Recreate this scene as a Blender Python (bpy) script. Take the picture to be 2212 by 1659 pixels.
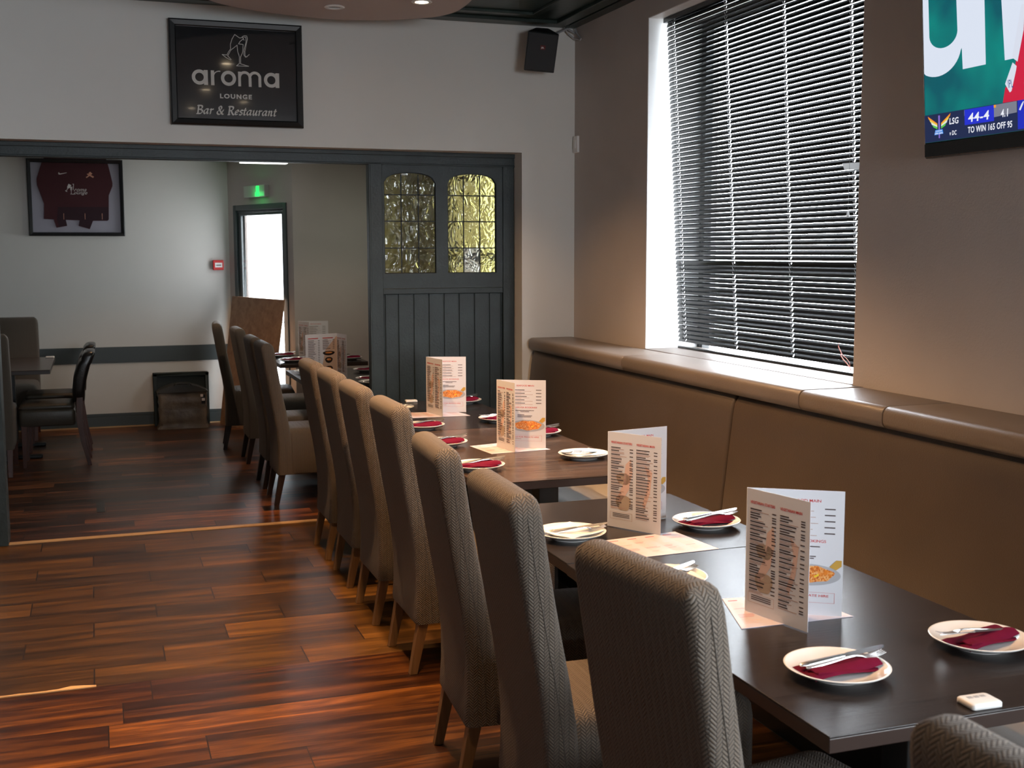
import bpy, bmesh, math, random
from mathutils import Vector, Matrix
random.seed(7)
PI = math.pi
for o in list(bpy.data.objects): bpy.data.objects.remove(o)
S = bpy.context.scene
COL = S.collection

# ------------------------------------------------------------------ camera
W_, H_ = 2212.0, 1659.0
FPX = 2551.7; YAW = .33720; PITCH = .11088; ROLL = -.00232; EYE = Vector((0, 0, 1.66))
fw = Vector((math.sin(YAW)*math.cos(PITCH), math.cos(YAW)*math.cos(PITCH), -math.sin(PITCH)))
r0 = Vector((math.cos(YAW), -math.sin(YAW), 0)); u0 = r0.cross(fw)
rt = r0*math.cos(ROLL) + u0*math.sin(ROLL); up = u0*math.cos(ROLL) - r0*math.sin(ROLL)
cam = bpy.data.cameras.new('camera'); camo = bpy.data.objects.new('camera', cam); COL.objects.link(camo)
M = Matrix((( rt.x, up.x, -fw.x, EYE.x), (rt.y, up.y, -fw.y, EYE.y), (rt.z, up.z, -fw.z, EYE.z), (0, 0, 0, 1)))
camo.matrix_world = M
cam.sensor_width = 36; cam.lens = FPX/W_*36; cam.clip_start = .05
cam.dof.use_dof = True; cam.dof.focus_distance = 4.8; cam.dof.aperture_fstop = 8.0
S.camera = camo

def ray(px, py): return fw*FPX + rt*(px-W_/2) - up*(py-H_/2)
def PX(px, py, x): d = ray(px, py); return EYE + d*((x-EYE.x)/d.x)     # point of a known plane
def PY(px, py, y): d = ray(px, py); return EYE + d*((y-EYE.y)/d.y)
def PZ(px, py, z): d = ray(px, py); return EYE + d*((z-EYE.z)/d.z)

# ------------------------------------------------------------------ world, colour, render quality
w = bpy.data.worlds.new('sky'); S.world = w; w.use_nodes = True
bg = w.node_tree.nodes['Background']; bg.inputs[0].default_value = (.86, .93, 1, 1); bg.inputs[1].default_value = 24.0
S.view_settings.view_transform = 'Standard'; S.view_settings.look = 'None'
S.view_settings.gamma = 1; S.view_settings.use_curve_mapping = False
S.view_settings.exposure = 0.2
cy = S.cycles
cy.use_denoising = True; cy.max_bounces = 8; cy.diffuse_bounces = 4; cy.glossy_bounces = 4
cy.transmission_bounces = 6; cy.transparent_max_bounces = 8; cy.sample_clamp_indirect = 4.0
cy.caustics_reflective = False; cy.caustics_refractive = False

def portal(loc, rot, sx, sy):
    l = bpy.data.lights.new('portal', 'AREA'); l.shape = 'RECTANGLE'; l.size = sx; l.size_y = sy
    l.cycles.is_portal = True
    o = bpy.data.objects.new('daylight_portal', l); o.location = loc; o.rotation_euler = rot; COL.objects.link(o)
portal((3.22, 5.10, 2.03), (0, PI/2, 0), 1.84, 1.96)      # blinded window
portal((3.22, -.15, 2.03), (0, PI/2, 0), 1.84, 2.3)       # window behind the camera
portal((1.85, -3.1, 1.9), (-PI/2, 0, PI), 1.6, 1.2)
portal((3.05, 9.45, 1.85), (0, PI/2, 0), 1.0, 1.7)        # next room

WARM = (1, .57, .27)
def spot(loc, energy, size=1.9, blend=.6, color=WARM, r=.04, aim=None):
    l = bpy.data.lights.new('downlight_or_fill_beam', 'SPOT'); l.energy = energy; l.spot_size = size; l.spot_blend = blend
    l.color = color; l.shadow_soft_size = r
    o = bpy.data.objects.new('downlight_or_fill_beam', l); o.location = loc; COL.objects.link(o)
    if aim: o.rotation_euler = (Vector(aim)-Vector(loc)).to_track_quat('-Z', 'Y').to_euler()
    return o
LAMPS = [(1.68, 6.22, 1), (1.27, 6.5, 0), (1.62, 5.05, 1), (.92, 5.6, 1), (.90, 4.2, 1), (1.28, 3.5, 1), (.88, 2.9, 1), (1.55, 2.3, 0)]
LE = {0: 70, 2: 150, 3: 180, 4: 230, 5: 100, 6: 130}
for i, (x, y, on) in enumerate(LAMPS):
    if on: spot((x, y, 2.965), LE.get(i, 30))
spot((1.5, 7.75, 2.5), 42, size=1.3, color=(1, .75, .55), aim=(1.75, 9.2, .75)); spot((.3, 10.3, 2.5), 26); spot((-.6, 5.0, 3.04), 9); spot((-.4, 3.2, 3.04), 9)  # added fill spots with no fittings: next-room tables, far wall, left floor

# ------------------------------------------------------------------ materials
def mk(name):
    m = bpy.data.materials.new(name); m.use_nodes = True
    return m, m.node_tree.nodes, m.node_tree.links, m.node_tree.nodes['Principled BSDF']
def plain(name, c, rough=.5, metal=0, spec=.5, coat=0, bump=0, bscale=200, var=0, vscale=3, emit=None, es=1):
    m, n, l, b = mk(name)
    b.inputs['Base Color'].default_value = (*c, 1); b.inputs['Roughness'].default_value = rough
    b.inputs['Metallic'].default_value = metal; b.inputs['Specular IOR Level'].default_value = spec
    b.inputs['Coat Weight'].default_value = coat
    tc = n.new('ShaderNodeTexCoord')
    if var:
        nz = n.new('ShaderNodeTexNoise'); nz.inputs['Scale'].default_value = vscale; nz.inputs['Detail'].default_value = 5
        l.new(tc.outputs['Object'], nz.inputs['Vector'])
        rp = n.new('ShaderNodeValToRGB'); rp.color_ramp.elements[0].position = .3; rp.color_ramp.elements[1].position = .7
        rp.color_ramp.elements[0].color = (*[v*(1-var) for v in c], 1); rp.color_ramp.elements[1].color = (*[min(1, v*(1+var)) for v in c], 1)
        l.new(nz.outputs['Fac'], rp.inputs[0]); l.new(rp.outputs[0], b.inputs['Base Color'])
    if bump:
        nb = n.new('ShaderNodeTexNoise'); nb.inputs['Scale'].default_value = bscale; nb.inputs['Detail'].default_value = 4
        l.new(tc.outputs['Object'], nb.inputs['Vector'])
        bp = n.new('ShaderNodeBump'); bp.inputs['Strength'].default_value = bump; bp.inputs['Distance'].default_value = .004
        l.new(nb.outputs['Fac'], bp.inputs['Height']); l.new(bp.outputs[0], b.inputs['Normal'])
    if emit: b.inputs['Emission Color'].default_value = (*emit, 1); b.inputs['Emission Strength'].default_value = es
    return m
def math_node(n, l, op, a, b=None, c=None):
    x = n.new('ShaderNodeMath'); x.operation = op
    for i, v in enumerate((a, b, c)):
        if v is None: continue
        if isinstance(v, (int, float)): x.inputs[i].default_value = v
        else: l.new(v, x.inputs[i])
    return x.outputs[0]

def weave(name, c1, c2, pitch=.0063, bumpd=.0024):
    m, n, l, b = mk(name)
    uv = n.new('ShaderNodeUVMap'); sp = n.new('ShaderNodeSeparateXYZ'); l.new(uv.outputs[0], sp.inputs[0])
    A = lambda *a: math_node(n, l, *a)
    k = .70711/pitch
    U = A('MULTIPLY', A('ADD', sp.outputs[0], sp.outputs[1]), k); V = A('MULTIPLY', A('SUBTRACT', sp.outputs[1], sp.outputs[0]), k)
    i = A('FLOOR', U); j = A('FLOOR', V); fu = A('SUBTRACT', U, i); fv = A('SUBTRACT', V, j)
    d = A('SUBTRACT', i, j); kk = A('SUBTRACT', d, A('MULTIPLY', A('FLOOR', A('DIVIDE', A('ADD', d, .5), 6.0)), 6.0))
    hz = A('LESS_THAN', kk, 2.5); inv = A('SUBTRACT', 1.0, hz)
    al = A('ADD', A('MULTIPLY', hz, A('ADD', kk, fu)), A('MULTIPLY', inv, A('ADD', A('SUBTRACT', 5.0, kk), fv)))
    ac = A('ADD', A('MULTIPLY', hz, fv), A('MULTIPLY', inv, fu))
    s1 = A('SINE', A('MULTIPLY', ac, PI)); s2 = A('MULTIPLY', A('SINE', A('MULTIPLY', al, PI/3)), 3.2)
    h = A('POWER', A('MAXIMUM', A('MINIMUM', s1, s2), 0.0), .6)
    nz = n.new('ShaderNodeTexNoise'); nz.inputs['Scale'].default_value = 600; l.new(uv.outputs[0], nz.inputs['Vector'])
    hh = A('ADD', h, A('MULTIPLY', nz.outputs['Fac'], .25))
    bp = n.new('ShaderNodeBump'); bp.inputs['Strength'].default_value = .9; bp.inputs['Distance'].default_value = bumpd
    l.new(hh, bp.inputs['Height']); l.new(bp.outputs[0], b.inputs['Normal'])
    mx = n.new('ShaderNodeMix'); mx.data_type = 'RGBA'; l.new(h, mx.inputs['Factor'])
    mx.inputs['A'].default_value = (*c1, 1); mx.inputs['B'].default_value = (*c2, 1)  # c1 darkens the grooves between strands: shade painted into the fabric colour
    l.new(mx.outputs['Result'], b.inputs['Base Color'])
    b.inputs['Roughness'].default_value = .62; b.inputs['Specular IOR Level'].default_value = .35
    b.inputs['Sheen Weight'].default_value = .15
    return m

def planks(name, cols, pitch, length, stagger, y0, x0, rough=.3, streak=.5, gap=.0016, rnd=False, darkbias=0):
    m, n, l, b = mk(name); b.inputs['Specular IOR Level'].default_value = .32
    A = lambda *a: math_node(n, l, *a)
    tc = n.new('ShaderNodeTexCoord'); sp = n.new('ShaderNodeSeparateXYZ'); l.new(tc.outputs['Object'], sp.inputs[0])
    vy = A('DIVIDE', A('SUBTRACT', sp.outputs[1], y0), pitch); row = A('FLOOR', vy); fy = A('SUBTRACT', vy, row)
    if rnd:
        wn0 = n.new('ShaderNodeTexWhiteNoise'); wn0.noise_dimensions = '1D'; l.new(row, wn0.inputs['W']); off = A('MULTIPLY', wn0.outputs['Value'], length)
    else: off = A('MULTIPLY', row, -stagger)
    vx = A('DIVIDE', A('SUBTRACT', A('SUBTRACT', sp.outputs[0], x0), off), length); cl = A('FLOOR', vx); fx = A('SUBTRACT', vx, cl)
    wn = n.new('ShaderNodeTexWhiteNoise'); wn.noise_dimensions = '2D'
    cb = n.new('ShaderNodeCombineXYZ'); l.new(row, cb.inputs[0]); l.new(cl, cb.inputs[1]); l.new(cb.outputs[0], wn.inputs['Vector'])
    # grain stretched along x, shifted per plank
    cg = n.new('ShaderNodeCombineXYZ')
    l.new(A('ADD', A('MULTIPLY', sp.outputs[0], 1.3), A('MULTIPLY', wn.outputs['Value'], 37.0)), cg.inputs[0])
    l.new(A('MULTIPLY', sp.outputs[1], 16.0), cg.inputs[1]); l.new(A('MULTIPLY', wn.outputs['Value'], 11.0), cg.inputs[2])
    g = n.new('ShaderNodeTexNoise'); g.inputs['Scale'].default_value = 1.0; g.inputs['Detail'].default_value = 6; g.inputs['Roughness'].default_value = .62; g.inputs['Distortion'].default_value = .6
    l.new(cg.outputs[0], g.inputs['Vector'])
    cg2 = n.new('ShaderNodeCombineXYZ'); l.new(A('MULTIPLY', sp.outputs[0], 9.0), cg2.inputs[0]); l.new(A('MULTIPLY', sp.outputs[1], 190.0), cg2.inputs[1])
    g2 = n.new('ShaderNodeTexNoise'); g2.inputs['Scale'].default_value = 1.0; g2.inputs['Detail'].default_value = 3; l.new(cg2.outputs[0], g2.inputs['Vector'])
    t = A('ADD', A('ADD', A('MULTIPLY', A('SUBTRACT', g.outputs['Fac'], .5), 2.6*streak), A('MULTIPLY', A('SUBTRACT', g2.outputs['Fac'], .5), .5)), A('ADD', .5+darkbias, A('MULTIPLY', A('SUBTRACT', wn.outputs['Value'], .5), .45)))
    rp = n.new('ShaderNodeValToRGB'); cr = rp.color_ramp
    cr.elements[0].position = 0; cr.elements[0].color = (*cols[0], 1); cr.elements[1].position = 1; cr.elements[1].color = (*cols[-1], 1)
    for q, c in enumerate(cols[1:-1]): e = cr.elements.new((q+1)/(len(cols)-1)); e.color = (*c, 1)
    l.new(t, rp.inputs[0])
    ga = A('LESS_THAN', A('MULTIPLY', A('MINIMUM', fy, A('SUBTRACT', 1.0, fy)), pitch), gap*.6)
    gb = A('LESS_THAN', A('MULTIPLY', A('MINIMUM', fx, A('SUBTRACT', 1.0, fx)), length), gap*1.3)
    gg = A('MAXIMUM', ga, gb)
    mx = n.new('ShaderNodeMix'); mx.data_type = 'RGBA'; l.new(gg, mx.inputs['Factor']); l.new(rp.outputs[0], mx.inputs['A']); mx.inputs['B'].default_value = (.012, .006, .004, 1)
    l.new(mx.outputs['Result'], b.inputs['Base Color'])
    bp = n.new('ShaderNodeBump'); bp.inputs['Strength'].default_value = .35; bp.inputs['Distance'].default_value = .001
    l.new(A('SUBTRACT', A('MULTIPLY', g2.outputs['Fac'], .35), gg), bp.inputs['Height']); l.new(bp.outputs[0], b.inputs['Normal'])
    l.new(A('ADD', rough, A('MULTIPLY', g.outputs['Fac'], .14)), b.inputs['Roughness'])
    return m

def wood(name, c1, c2, rough=.3, sx=2, sy=70, axis=1, bump=.15, spec=.5):
    m, n, l, b = mk(name); b.inputs['Specular IOR Level'].default_value = spec
    tc = n.new('ShaderNodeTexCoord'); mp = n.new('ShaderNodeMapping')
    sc = [sy, sy, sy]; sc[axis] = sx; mp.inputs['Scale'].default_value = sc
    l.new(tc.outputs['Object'], mp.inputs[0])
    g = n.new('ShaderNodeTexNoise'); g.inputs['Scale'].default_value = 1; g.inputs['Detail'].default_value = 6; g.inputs['Roughness'].default_value = .65; g.inputs['Distortion'].default_value = .4
    l.new(mp.outputs[0], g.inputs['Vector'])
    rp = n.new('ShaderNodeValToRGB'); rp.color_ramp.elements[0].position = .32; rp.color_ramp.elements[1].position = .7
    rp.color_ramp.elements[0].color = (*c1, 1); rp.color_ramp.elements[1].color = (*c2, 1)
    l.new(g.outputs['Fac'], rp.inputs[0]); l.new(rp.outputs[0], b.inputs['Base Color'])
    bp = n.new('ShaderNodeBump'); bp.inputs['Strength'].default_value = bump; bp.inputs['Distance'].default_value = .001
    l.new(g.outputs['Fac'], bp.inputs['Height']); l.new(bp.outputs[0], b.inputs['Normal'])
    b.inputs['Roughness'].default_value = rough
    return m

def emis(name, c, s=1.0):
    m, n, l, b = mk(name); b.inputs['Base Color'].default_value = (.01, .01, .01, 1); b.inputs['Roughness'].default_value = .3
    b.inputs['Emission Color'].default_value = (*c, 1); b.inputs['Emission Strength'].default_value = s
    return m
def clear_glass(name, tint=(1, 1, 1)):
    m, n, l, b = mk(name); n.remove(b)
    t = n.new('ShaderNodeBsdfTransparent'); t.inputs[0].default_value = (*tint, 1)
    g = n.new('ShaderNodeBsdfGlossy'); g.inputs['Roughness'].default_value = .02
    lw = n.new('ShaderNodeLayerWeight'); lw.inputs[0].default_value = .5; mx = n.new('ShaderNodeMixShader')
    f = math_node(n, l, 'MULTIPLY_ADD', math_node(n, l, 'POWER', lw.outputs['Facing'], 4.0), .5, .035)
    l.new(f, mx.inputs[0]); l.new(t.outputs[0], mx.inputs[1]); l.new(g.outputs[0], mx.inputs[2])
    l.new(mx.outputs[0], n['Material Output'].inputs[0]); return m
def rippled_glass(name, c):
    m, n, l, b = mk(name)
    b.inputs['Base Color'].default_value = (*c, 1); b.inputs['Transmission Weight'].default_value = 1; b.inputs['Roughness'].default_value = .06; b.inputs['IOR'].default_value = 1.45
    tc = n.new('ShaderNodeTexCoord'); nz = n.new('ShaderNodeTexNoise'); nz.inputs['Scale'].default_value = 17; nz.inputs['Detail'].default_value = 1.0; nz.inputs['Distortion'].default_value = 1.6
    mp = n.new('ShaderNodeMapping'); mp.inputs['Scale'].default_value = (1, 1, .65); l.new(tc.outputs['Object'], mp.inputs[0]); l.new(mp.outputs[0], nz.inputs['Vector'])
    bp = n.new('ShaderNodeBump'); bp.inputs['Strength'].default_value = .45; bp.inputs['Distance'].default_value = .022
    l.new(nz.outputs['Fac'], bp.inputs['Height']); l.new(bp.outputs[0], b.inputs['Normal']); return m

M_WALL = plain('grey_wall_paint', (.68, .67, .635), .75, bump=.12, bscale=260, var=.03, vscale=1.5)
M_WALL2 = plain('warm_wall_paint', (.50, .45, .42), .8, bump=.22, bscale=120, var=.05, vscale=2)
M_WHITE = plain('white_reveal_paint', (.80, .80, .79), .55, bump=.08, bscale=90)
M_CEIL = plain('white_ceiling_paint', (.6, .58, .56), .8)
M_DARKCEIL = plain('dark_green_ceiling_gloss', (.010, .022, .017), .38, bump=.3, bscale=30, var=.4, vscale=6)
M_RAFT = plain('pale_pink_raft_paint', (.52, .47, .46), .8, bump=.1)
M_GREENWOOD = plain('dark_teal_painted_wood', (.012, .021, .022), .48, bump=.35, bscale=70, var=.25, vscale=8)
M_SKIRT = plain('dark_grey_skirting_paint', (.05, .065, .068), .45, bump=.1)
M_FLOOR_NEAR = planks('polished_reddish_plank_floor', [(.010, .004, .002), (.035, .010, .003), (.12, .040, .007), (.34, .12, .02)], .2045, 1.22, 0, 4.675, -.06, .26, .75, rnd=True, darkbias=-.08)
M_FLOOR_MID = planks('orange_brown_laminate_floor', [(.014, .007, .002), (.045, .020, .005), (.100, .044, .008), (.20, .088, .016)], .209, .827, -.275, 4.68, .76, .36, .72, gap=.0022, darkbias=-.06)
M_FLOOR_FAR = planks('dark_red_brown_plank_floor', [(.008, .004, .002), (.026, .010, .005), (.08, .027, .010), (.28, .095, .03)], .16, 1.1, 0, 7.3, 0, .26, .85, rnd=True)
M_STRIP = wood('pale_raw_pine_strip', (.42, .25, .12), (.62, .42, .22), .6, 3, 60, 0)
M_TABLE = wood('dark_wenge_laminate', (.008, .006, .006), (.030, .024, .022), .25, 5, 150, 0, .3, .32)
M_TABLE2 = wood('dark_walnut_laminate', (.016, .010, .008), (.100, .064, .046), .24, 3, 46, 0, .15, .4)
M_EDGE = plain('brown_table_edge_band', (.030, .018, .014), .35)
M_BLACK = plain('black_powder_coat', (.008, .009, .009), .35, bump=.1)
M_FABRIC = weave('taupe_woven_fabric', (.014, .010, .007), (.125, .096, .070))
M_FABRIC_DARK = weave('dark_taupe_woven_fabric', (.03, .024, .02), (.11, .09, .075))
M_SEAM = plain('seam_thread', (.075, .062, .05), .8)
M_OAK = wood('oak_chair_leg', (.13, .07, .026), (.22, .12, .05), .45, 4, 60, 2)
M_DARKLEG = wood('dark_stained_leg', (.010, .006, .005), (.03, .016, .012), .35, 4, 60, 2)
M_REDLEG = wood('red_brown_leg', (.05, .016, .010), (.10, .03, .016), .35, 4, 60, 2)
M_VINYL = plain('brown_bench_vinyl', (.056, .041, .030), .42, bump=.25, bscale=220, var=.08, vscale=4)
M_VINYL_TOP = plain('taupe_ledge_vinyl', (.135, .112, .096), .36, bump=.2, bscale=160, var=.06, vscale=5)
M_SEAT_VINYL = plain('grey_bench_seat_vinyl', (.36, .34, .32), .4, bump=.15)
M_LEATHER = plain('black_leather', (.012, .010, .009), .28, bump=.25, bscale=120)
M_LEATHER_SEAT = plain('dark_olive_leather', (.055, .045, .032), .4, bump=.25, bscale=120)
M_PORC = plain('white_porcelain', (.82, .82, .80), .12, coat=.4)
M_MAROON = plain('maroon_napkin_cloth', (.115, .0015, .018), .85, spec=.15, bump=.3, bscale=700, var=.12, vscale=20)
M_PAPERNAP = plain('white_paper_napkin', (.84, .83, .80), .8, bump=.1)
M_STEEL = plain('polished_steel', (.88, .88, .88), .27, metal=1)
M_PAPER = plain('white_printed_card', (.68, .68, .71), .35)
M_LEAFLET = plain('pale_pink_leaflet_paper', (.56, .52, .58), .4)
M_TANPAPER = plain('peach_printed_card', (.62, .42, .30), .4)
M_INKRED = plain('red_ink', (.55, .03, .03), .5)
M_INK = plain('dark_brown_ink', (.05, .03, .03), .5)
M_INKBR = plain('pale_brown_ink', (.45, .28, .22), .5)
M_INKTAN = plain('pink_beige_ink', (.72, .50, .42), .5)
M_INKFOOD = plain('faded_food_print', (.42, .33, .25), .5)
M_WHITEPL = plain('white_plastic', (.78, .77, .75), .3)
M_BACKLIT = plain('thin_white_plastic', (.8, .8, .8), .4)
_n, _l = M_BACKLIT.node_tree.nodes, M_BACKLIT.node_tree.links
_t = _n.new('ShaderNodeBsdfTranslucent'); _t.inputs[0].default_value = (.9, .9, .9, 1); _m = _n.new('ShaderNodeMixShader'); _m.inputs[0].default_value = .6
_l.new(_n['Principled BSDF'].outputs[0], _m.inputs[1]); _l.new(_t.outputs[0], _m.inputs[2]); _l.new(_m.outputs[0], _n['Material Output'].inputs[0])
M_GREYPL = plain('grey_plastic', (.35, .35, .36), .4)
M_BLIND = plain('glossy_black_slat', (.004, .005, .006), .24, spec=.35)
M_CORD = plain('white_cord', (.75, .75, .75), .6)
M_REDCORD = plain('red_and_white_cord', (.7, .12, .1), .6)
M_CLEAR = clear_glass('window_glass')
M_RIPPLE = rippled_glass('yellow_rippled_glass', (.98, .92, .40))
M_RIPPLE_CLEAR = rippled_glass('clear_replacement_glass', (.95, .96, 1))
M_LEAD = plain('dark_lead_came', (.012, .014, .014), .5, metal=.5)
M_FRAMEBLK = plain('black_picture_frame', (.008, .009, .010), .3)
M_SIGN = plain('black_glazed_sign', (.012, .014, .016), .09, coat=.3)
M_SIGNINK = plain('pale_grey_lettering', (.50, .48, .44), .5)
M_MOUNT = plain('lilac_grey_mount', (.33, .32, .38), .5)
M_SHIRT = plain('maroon_shirt', (.055, .010, .014), .85, bump=.2, bscale=300)
M_SHIRTDK = plain('dark_maroon_hem', (.028, .008, .014), .85)
M_SHIRTINK = plain('white_shirt_print', (.65, .62, .60), .6)
M_ORINK = plain('peach_crest_print', (.62, .30, .20), .6)
M_REDPL = plain('red_plastic', (.55, .015, .012), .35)
M_PLY = wood('brown_plywood', (.26, .13, .065), (.42, .24, .13), .6, 8, 14, 0)
M_SPK = plain('black_speaker_grille', (.018, .017, .018), .5, bump=.5, bscale=500)
M_PLASTICBAG = plain('dusty_translucent_plastic', (.16, .13, .10), .3, bump=.9, bscale=18, var=.35, vscale=8)
M_DARKBOX = plain('dark_green_box_paint', (.010, .018, .016), .5)

# ------------------------------------------------------------------ mesh helpers
class MB:
    def __init__(s): s.v = []; s.f = []; s.uv = {}; s.mi = []; s.cur = 0
    def quad(s, a, b, c, d): n = len(s.v); s.v += [Vector(a), Vector(b), Vector(c), Vector(d)]; s.f.append((n, n+1, n+2, n+3)); s.mi.append(s.cur); return s
    def poly(s, pts): n = len(s.v); s.v += [Vector(p) for p in pts]; s.f.append(tuple(range(n, n+len(pts)))); s.mi.append(s.cur); return s
    def box(s, x0, x1, y0, y1, z0, z1):
        n = len(s.v)
        s.v += [Vector(p) for p in ((x0,y0,z0),(x1,y0,z0),(x1,y1,z0),(x0,y1,z0),(x0,y0,z1),(x1,y0,z1),(x1,y1,z1),(x0,y1,z1))]
        for f in ((0,3,2,1),(4,5,6,7),(0,1,5,4),(1,2,6,5),(2,3,7,6),(3,0,4,7)): s.f.append(tuple(n+i for i in f)); s.mi.append(s.cur)
        return s
    def rings(s, rs, cap=True, closed=True):
        n = len(s.v); k = len(rs[0])
        for r in rs: s.v += [Vector(p) for p in r]
        for a in range(len(rs)-1):
            for i in range(k if closed else k-1):
                j = (i+1) % k; s.f.append((n+a*k+i, n+a*k+j, n+(a+1)*k+j, n+(a+1)*k+i)); s.mi.append(s.cur)
        if cap:
            s.f.append(tuple(n+i for i in reversed(range(k)))); s.f.append(tuple(n+(len(rs)-1)*k+i for i in range(k))); s.mi += [s.cur]*2
        return s
    def tube(s, pts, r, k=8):
        pts = [Vector(p) for p in pts]; rs = []
        rr = r if isinstance(r, (list, tuple)) else [r]*len(pts)
        up_ = Vector((0, 0, 1))
        for i, p in enumerate(pts):
            d = (pts[min(i+1, len(pts)-1)]-pts[max(i-1, 0)]).normalized()
            a = d.cross(up_)
            if a.length < .05: a = d.cross(Vector((0, 1, 0)))
            a.normalize(); b = d.cross(a)
            rs.append([p + (a*math.cos(2*PI*q/k) + b*math.sin(2*PI*q/k))*rr[i] for q in range(k)])
        return s.rings(rs)
    def lathe(s, prof, c=(0, 0, 0), k=40):
        rs = [[Vector((c[0]+r*math.cos(2*PI*q/k), c[1]+r*math.sin(2*PI*q/k), c[2]+z)) for q in range(k)] for r, z in prof]
        return s.rings(rs)
    def prism(s, pts, d):      # extrude a polygon by vector d
        d = Vector(d); pts = [Vector(p) for p in pts]; return s.rings([pts, [p+d for p in pts]])
def link(name, me, parent=None, loc=(0, 0, 0), rot=(0, 0, 0)):
    o = bpy.data.objects.new(name, me); COL.objects.link(o); o.location = loc; o.rotation_euler = rot
    if parent: o.parent = parent
    return o
def obj(name, mb, mats, parent=None, loc=(0, 0, 0), rot=(0, 0, 0), smooth=False, bevel=0, seg=2, uvf=None, ang=.6):
    me = bpy.data.meshes.new(name); me.from_pydata([tuple(v) for v in mb.v], [], mb.f); 
    if not isinstance(mats, (list, tuple)): mats = [mats]
    for m in mats: me.materials.append(m)
    for p, i in zip(me.polygons, mb.mi): p.material_index = min(i, len(mats)-1)
    bm = bmesh.new(); bm.from_mesh(me)
    bmesh.ops.remove_doubles(bm, verts=bm.verts, dist=1e-5)
    bmesh.ops.recalc_face_normals(bm, faces=bm.faces)
    if bevel:
        es = [e for e in bm.edges if len(e.link_faces) == 2 and e.calc_face_angle(0) > .5]
        bmesh.ops.bevel(bm, geom=es, offset=bevel, segments=seg, profile=.5, affect='EDGES', clamp_overlap=True)
    if uvf:
        lay = bm.loops.layers.uv.new('UVMap')
        for f in bm.faces:
            for lp in f.loops: lp[lay].uv = uvf(lp.vert.co, f.normal)
    bm.to_mesh(me); bm.free()
    if smooth or bevel:
        for p in me.polygons: p.use_smooth = True
        try: me.set_sharp_from_angle(angle=ang if smooth else .3)
        except Exception: pass
    return link(name, me, parent, loc, rot)
def boxuv(co, n):
    a = [abs(n.x), abs(n.y), abs(n.z)]; i = a.index(max(a))
    return ((co.y, co.z), (co.x, co.z), (co.x, co.y))[i]
def tag(o, label=None, cat=None, group=None, kind=None):
    if label: o['label'] = label
    if cat: o['category'] = cat
    if group: o['group'] = group
    if kind: o['kind'] = kind
    return o
def thing(name, label, cat, loc=(0, 0, 0), rz=0, group=None):
    o = bpy.data.objects.new(name, None); COL.objects.link(o); o.location = loc; o.rotation_euler = (0, 0, rz); o.empty_display_size = .05
    return tag(o, label, cat, group)
def dup(root, loc, rz, label, group=None):
    r = root.copy(); COL.objects.link(r); r.location = loc; r.rotation_euler = (0, 0, rz); r['label'] = label
    if group: r['group'] = group
    for ch in root.children:
        c = ch.copy(); COL.objects.link(c); c.parent = r
        for g in ch.children: d = g.copy(); COL.objects.link(d); d.parent = c
    return r
def struct(name, mb, m, **k): return tag(obj(name, mb, m, **k), kind='structure')
def rrect(x0, x1, y0, y1, r, z, k=4):
    r = min(r, (x1-x0)/2-1e-4, (y1-y0)/2-1e-4); out = []
    for cx, cy_, a0 in ((x1-r, y1-r, 0), (x0+r, y1-r, PI/2), (x0+r, y0+r, PI), (x1-r, y0+r, 1.5*PI)):
        for q in range(k+1): a = a0+q/k*PI/2; out.append(Vector((cx+r*math.cos(a), cy_+r*math.sin(a), z)))
    return out
def text_mesh(body, size, spacing=1.0, shear=0, bold=0, sx=1.0):
    cu = bpy.data.curves.new('t', 'FONT'); cu.body = body; cu.size = size; cu.space_character = spacing; cu.shear = shear; cu.offset = bold
    cu.resolution_u = 3
    o = bpy.data.objects.new('t', cu); COL.objects.link(o); bpy.context.view_layer.update()
    me = bpy.data.meshes.new_from_object(o.evaluated_get(bpy.context.evaluated_depsgraph_get()))
    vs = [v.co.copy() for v in me.vertices]; fs = [tuple(p.vertices) for p in me.polygons]
    bpy.data.objects.remove(o); bpy.data.curves.remove(cu); bpy.data.meshes.remove(me)
    x0 = min(v.x for v in vs); x1 = max(v.x for v in vs); y0 = min(v.y for v in vs); y1 = max(v.y for v in vs)
    return [Vector(((v.x-x0)*sx, v.y-y0, 0)) for v in vs], fs, (x1-x0)*sx, y1-y0
def put_text(mb, body, origin, ux, uy, width=None, height=None, spacing=1, shear=0, bold=0, base=0):
    vs, fs, w0, h0 = text_mesh(body, .1, spacing, shear, bold)
    kx = (width/w0) if width else None; ky = (height/h0) if height else None
    kx = kx or ky; ky = ky or kx; n = len(mb.v); origin = Vector(origin); ux = Vector(ux); uy = Vector(uy)
    mb.v += [origin + ux*v.x*kx + uy*v.y*ky for v in vs]
    for f in fs: mb.f.append(tuple(n+i for i in f)); mb.mi.append(mb.cur)
def smooth_line(pts, sub=5):
    P = [Vector((*p, 0)) for p in pts]; out = []
    for i in range(len(P)-1):
        p0, p1, p2, p3 = P[max(i-1, 0)], P[i], P[i+1], P[min(i+2, len(P)-1)]
        for q in range(sub):
            t = q/sub
            out.append(.5*((2*p1)+(p2-p0)*t+(2*p0-5*p1+4*p2-p3)*t*t+(3*p1-p0-3*p2+p3)*t**3))
    out.append(P[-1]); return out
LIFT = [0]
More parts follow.
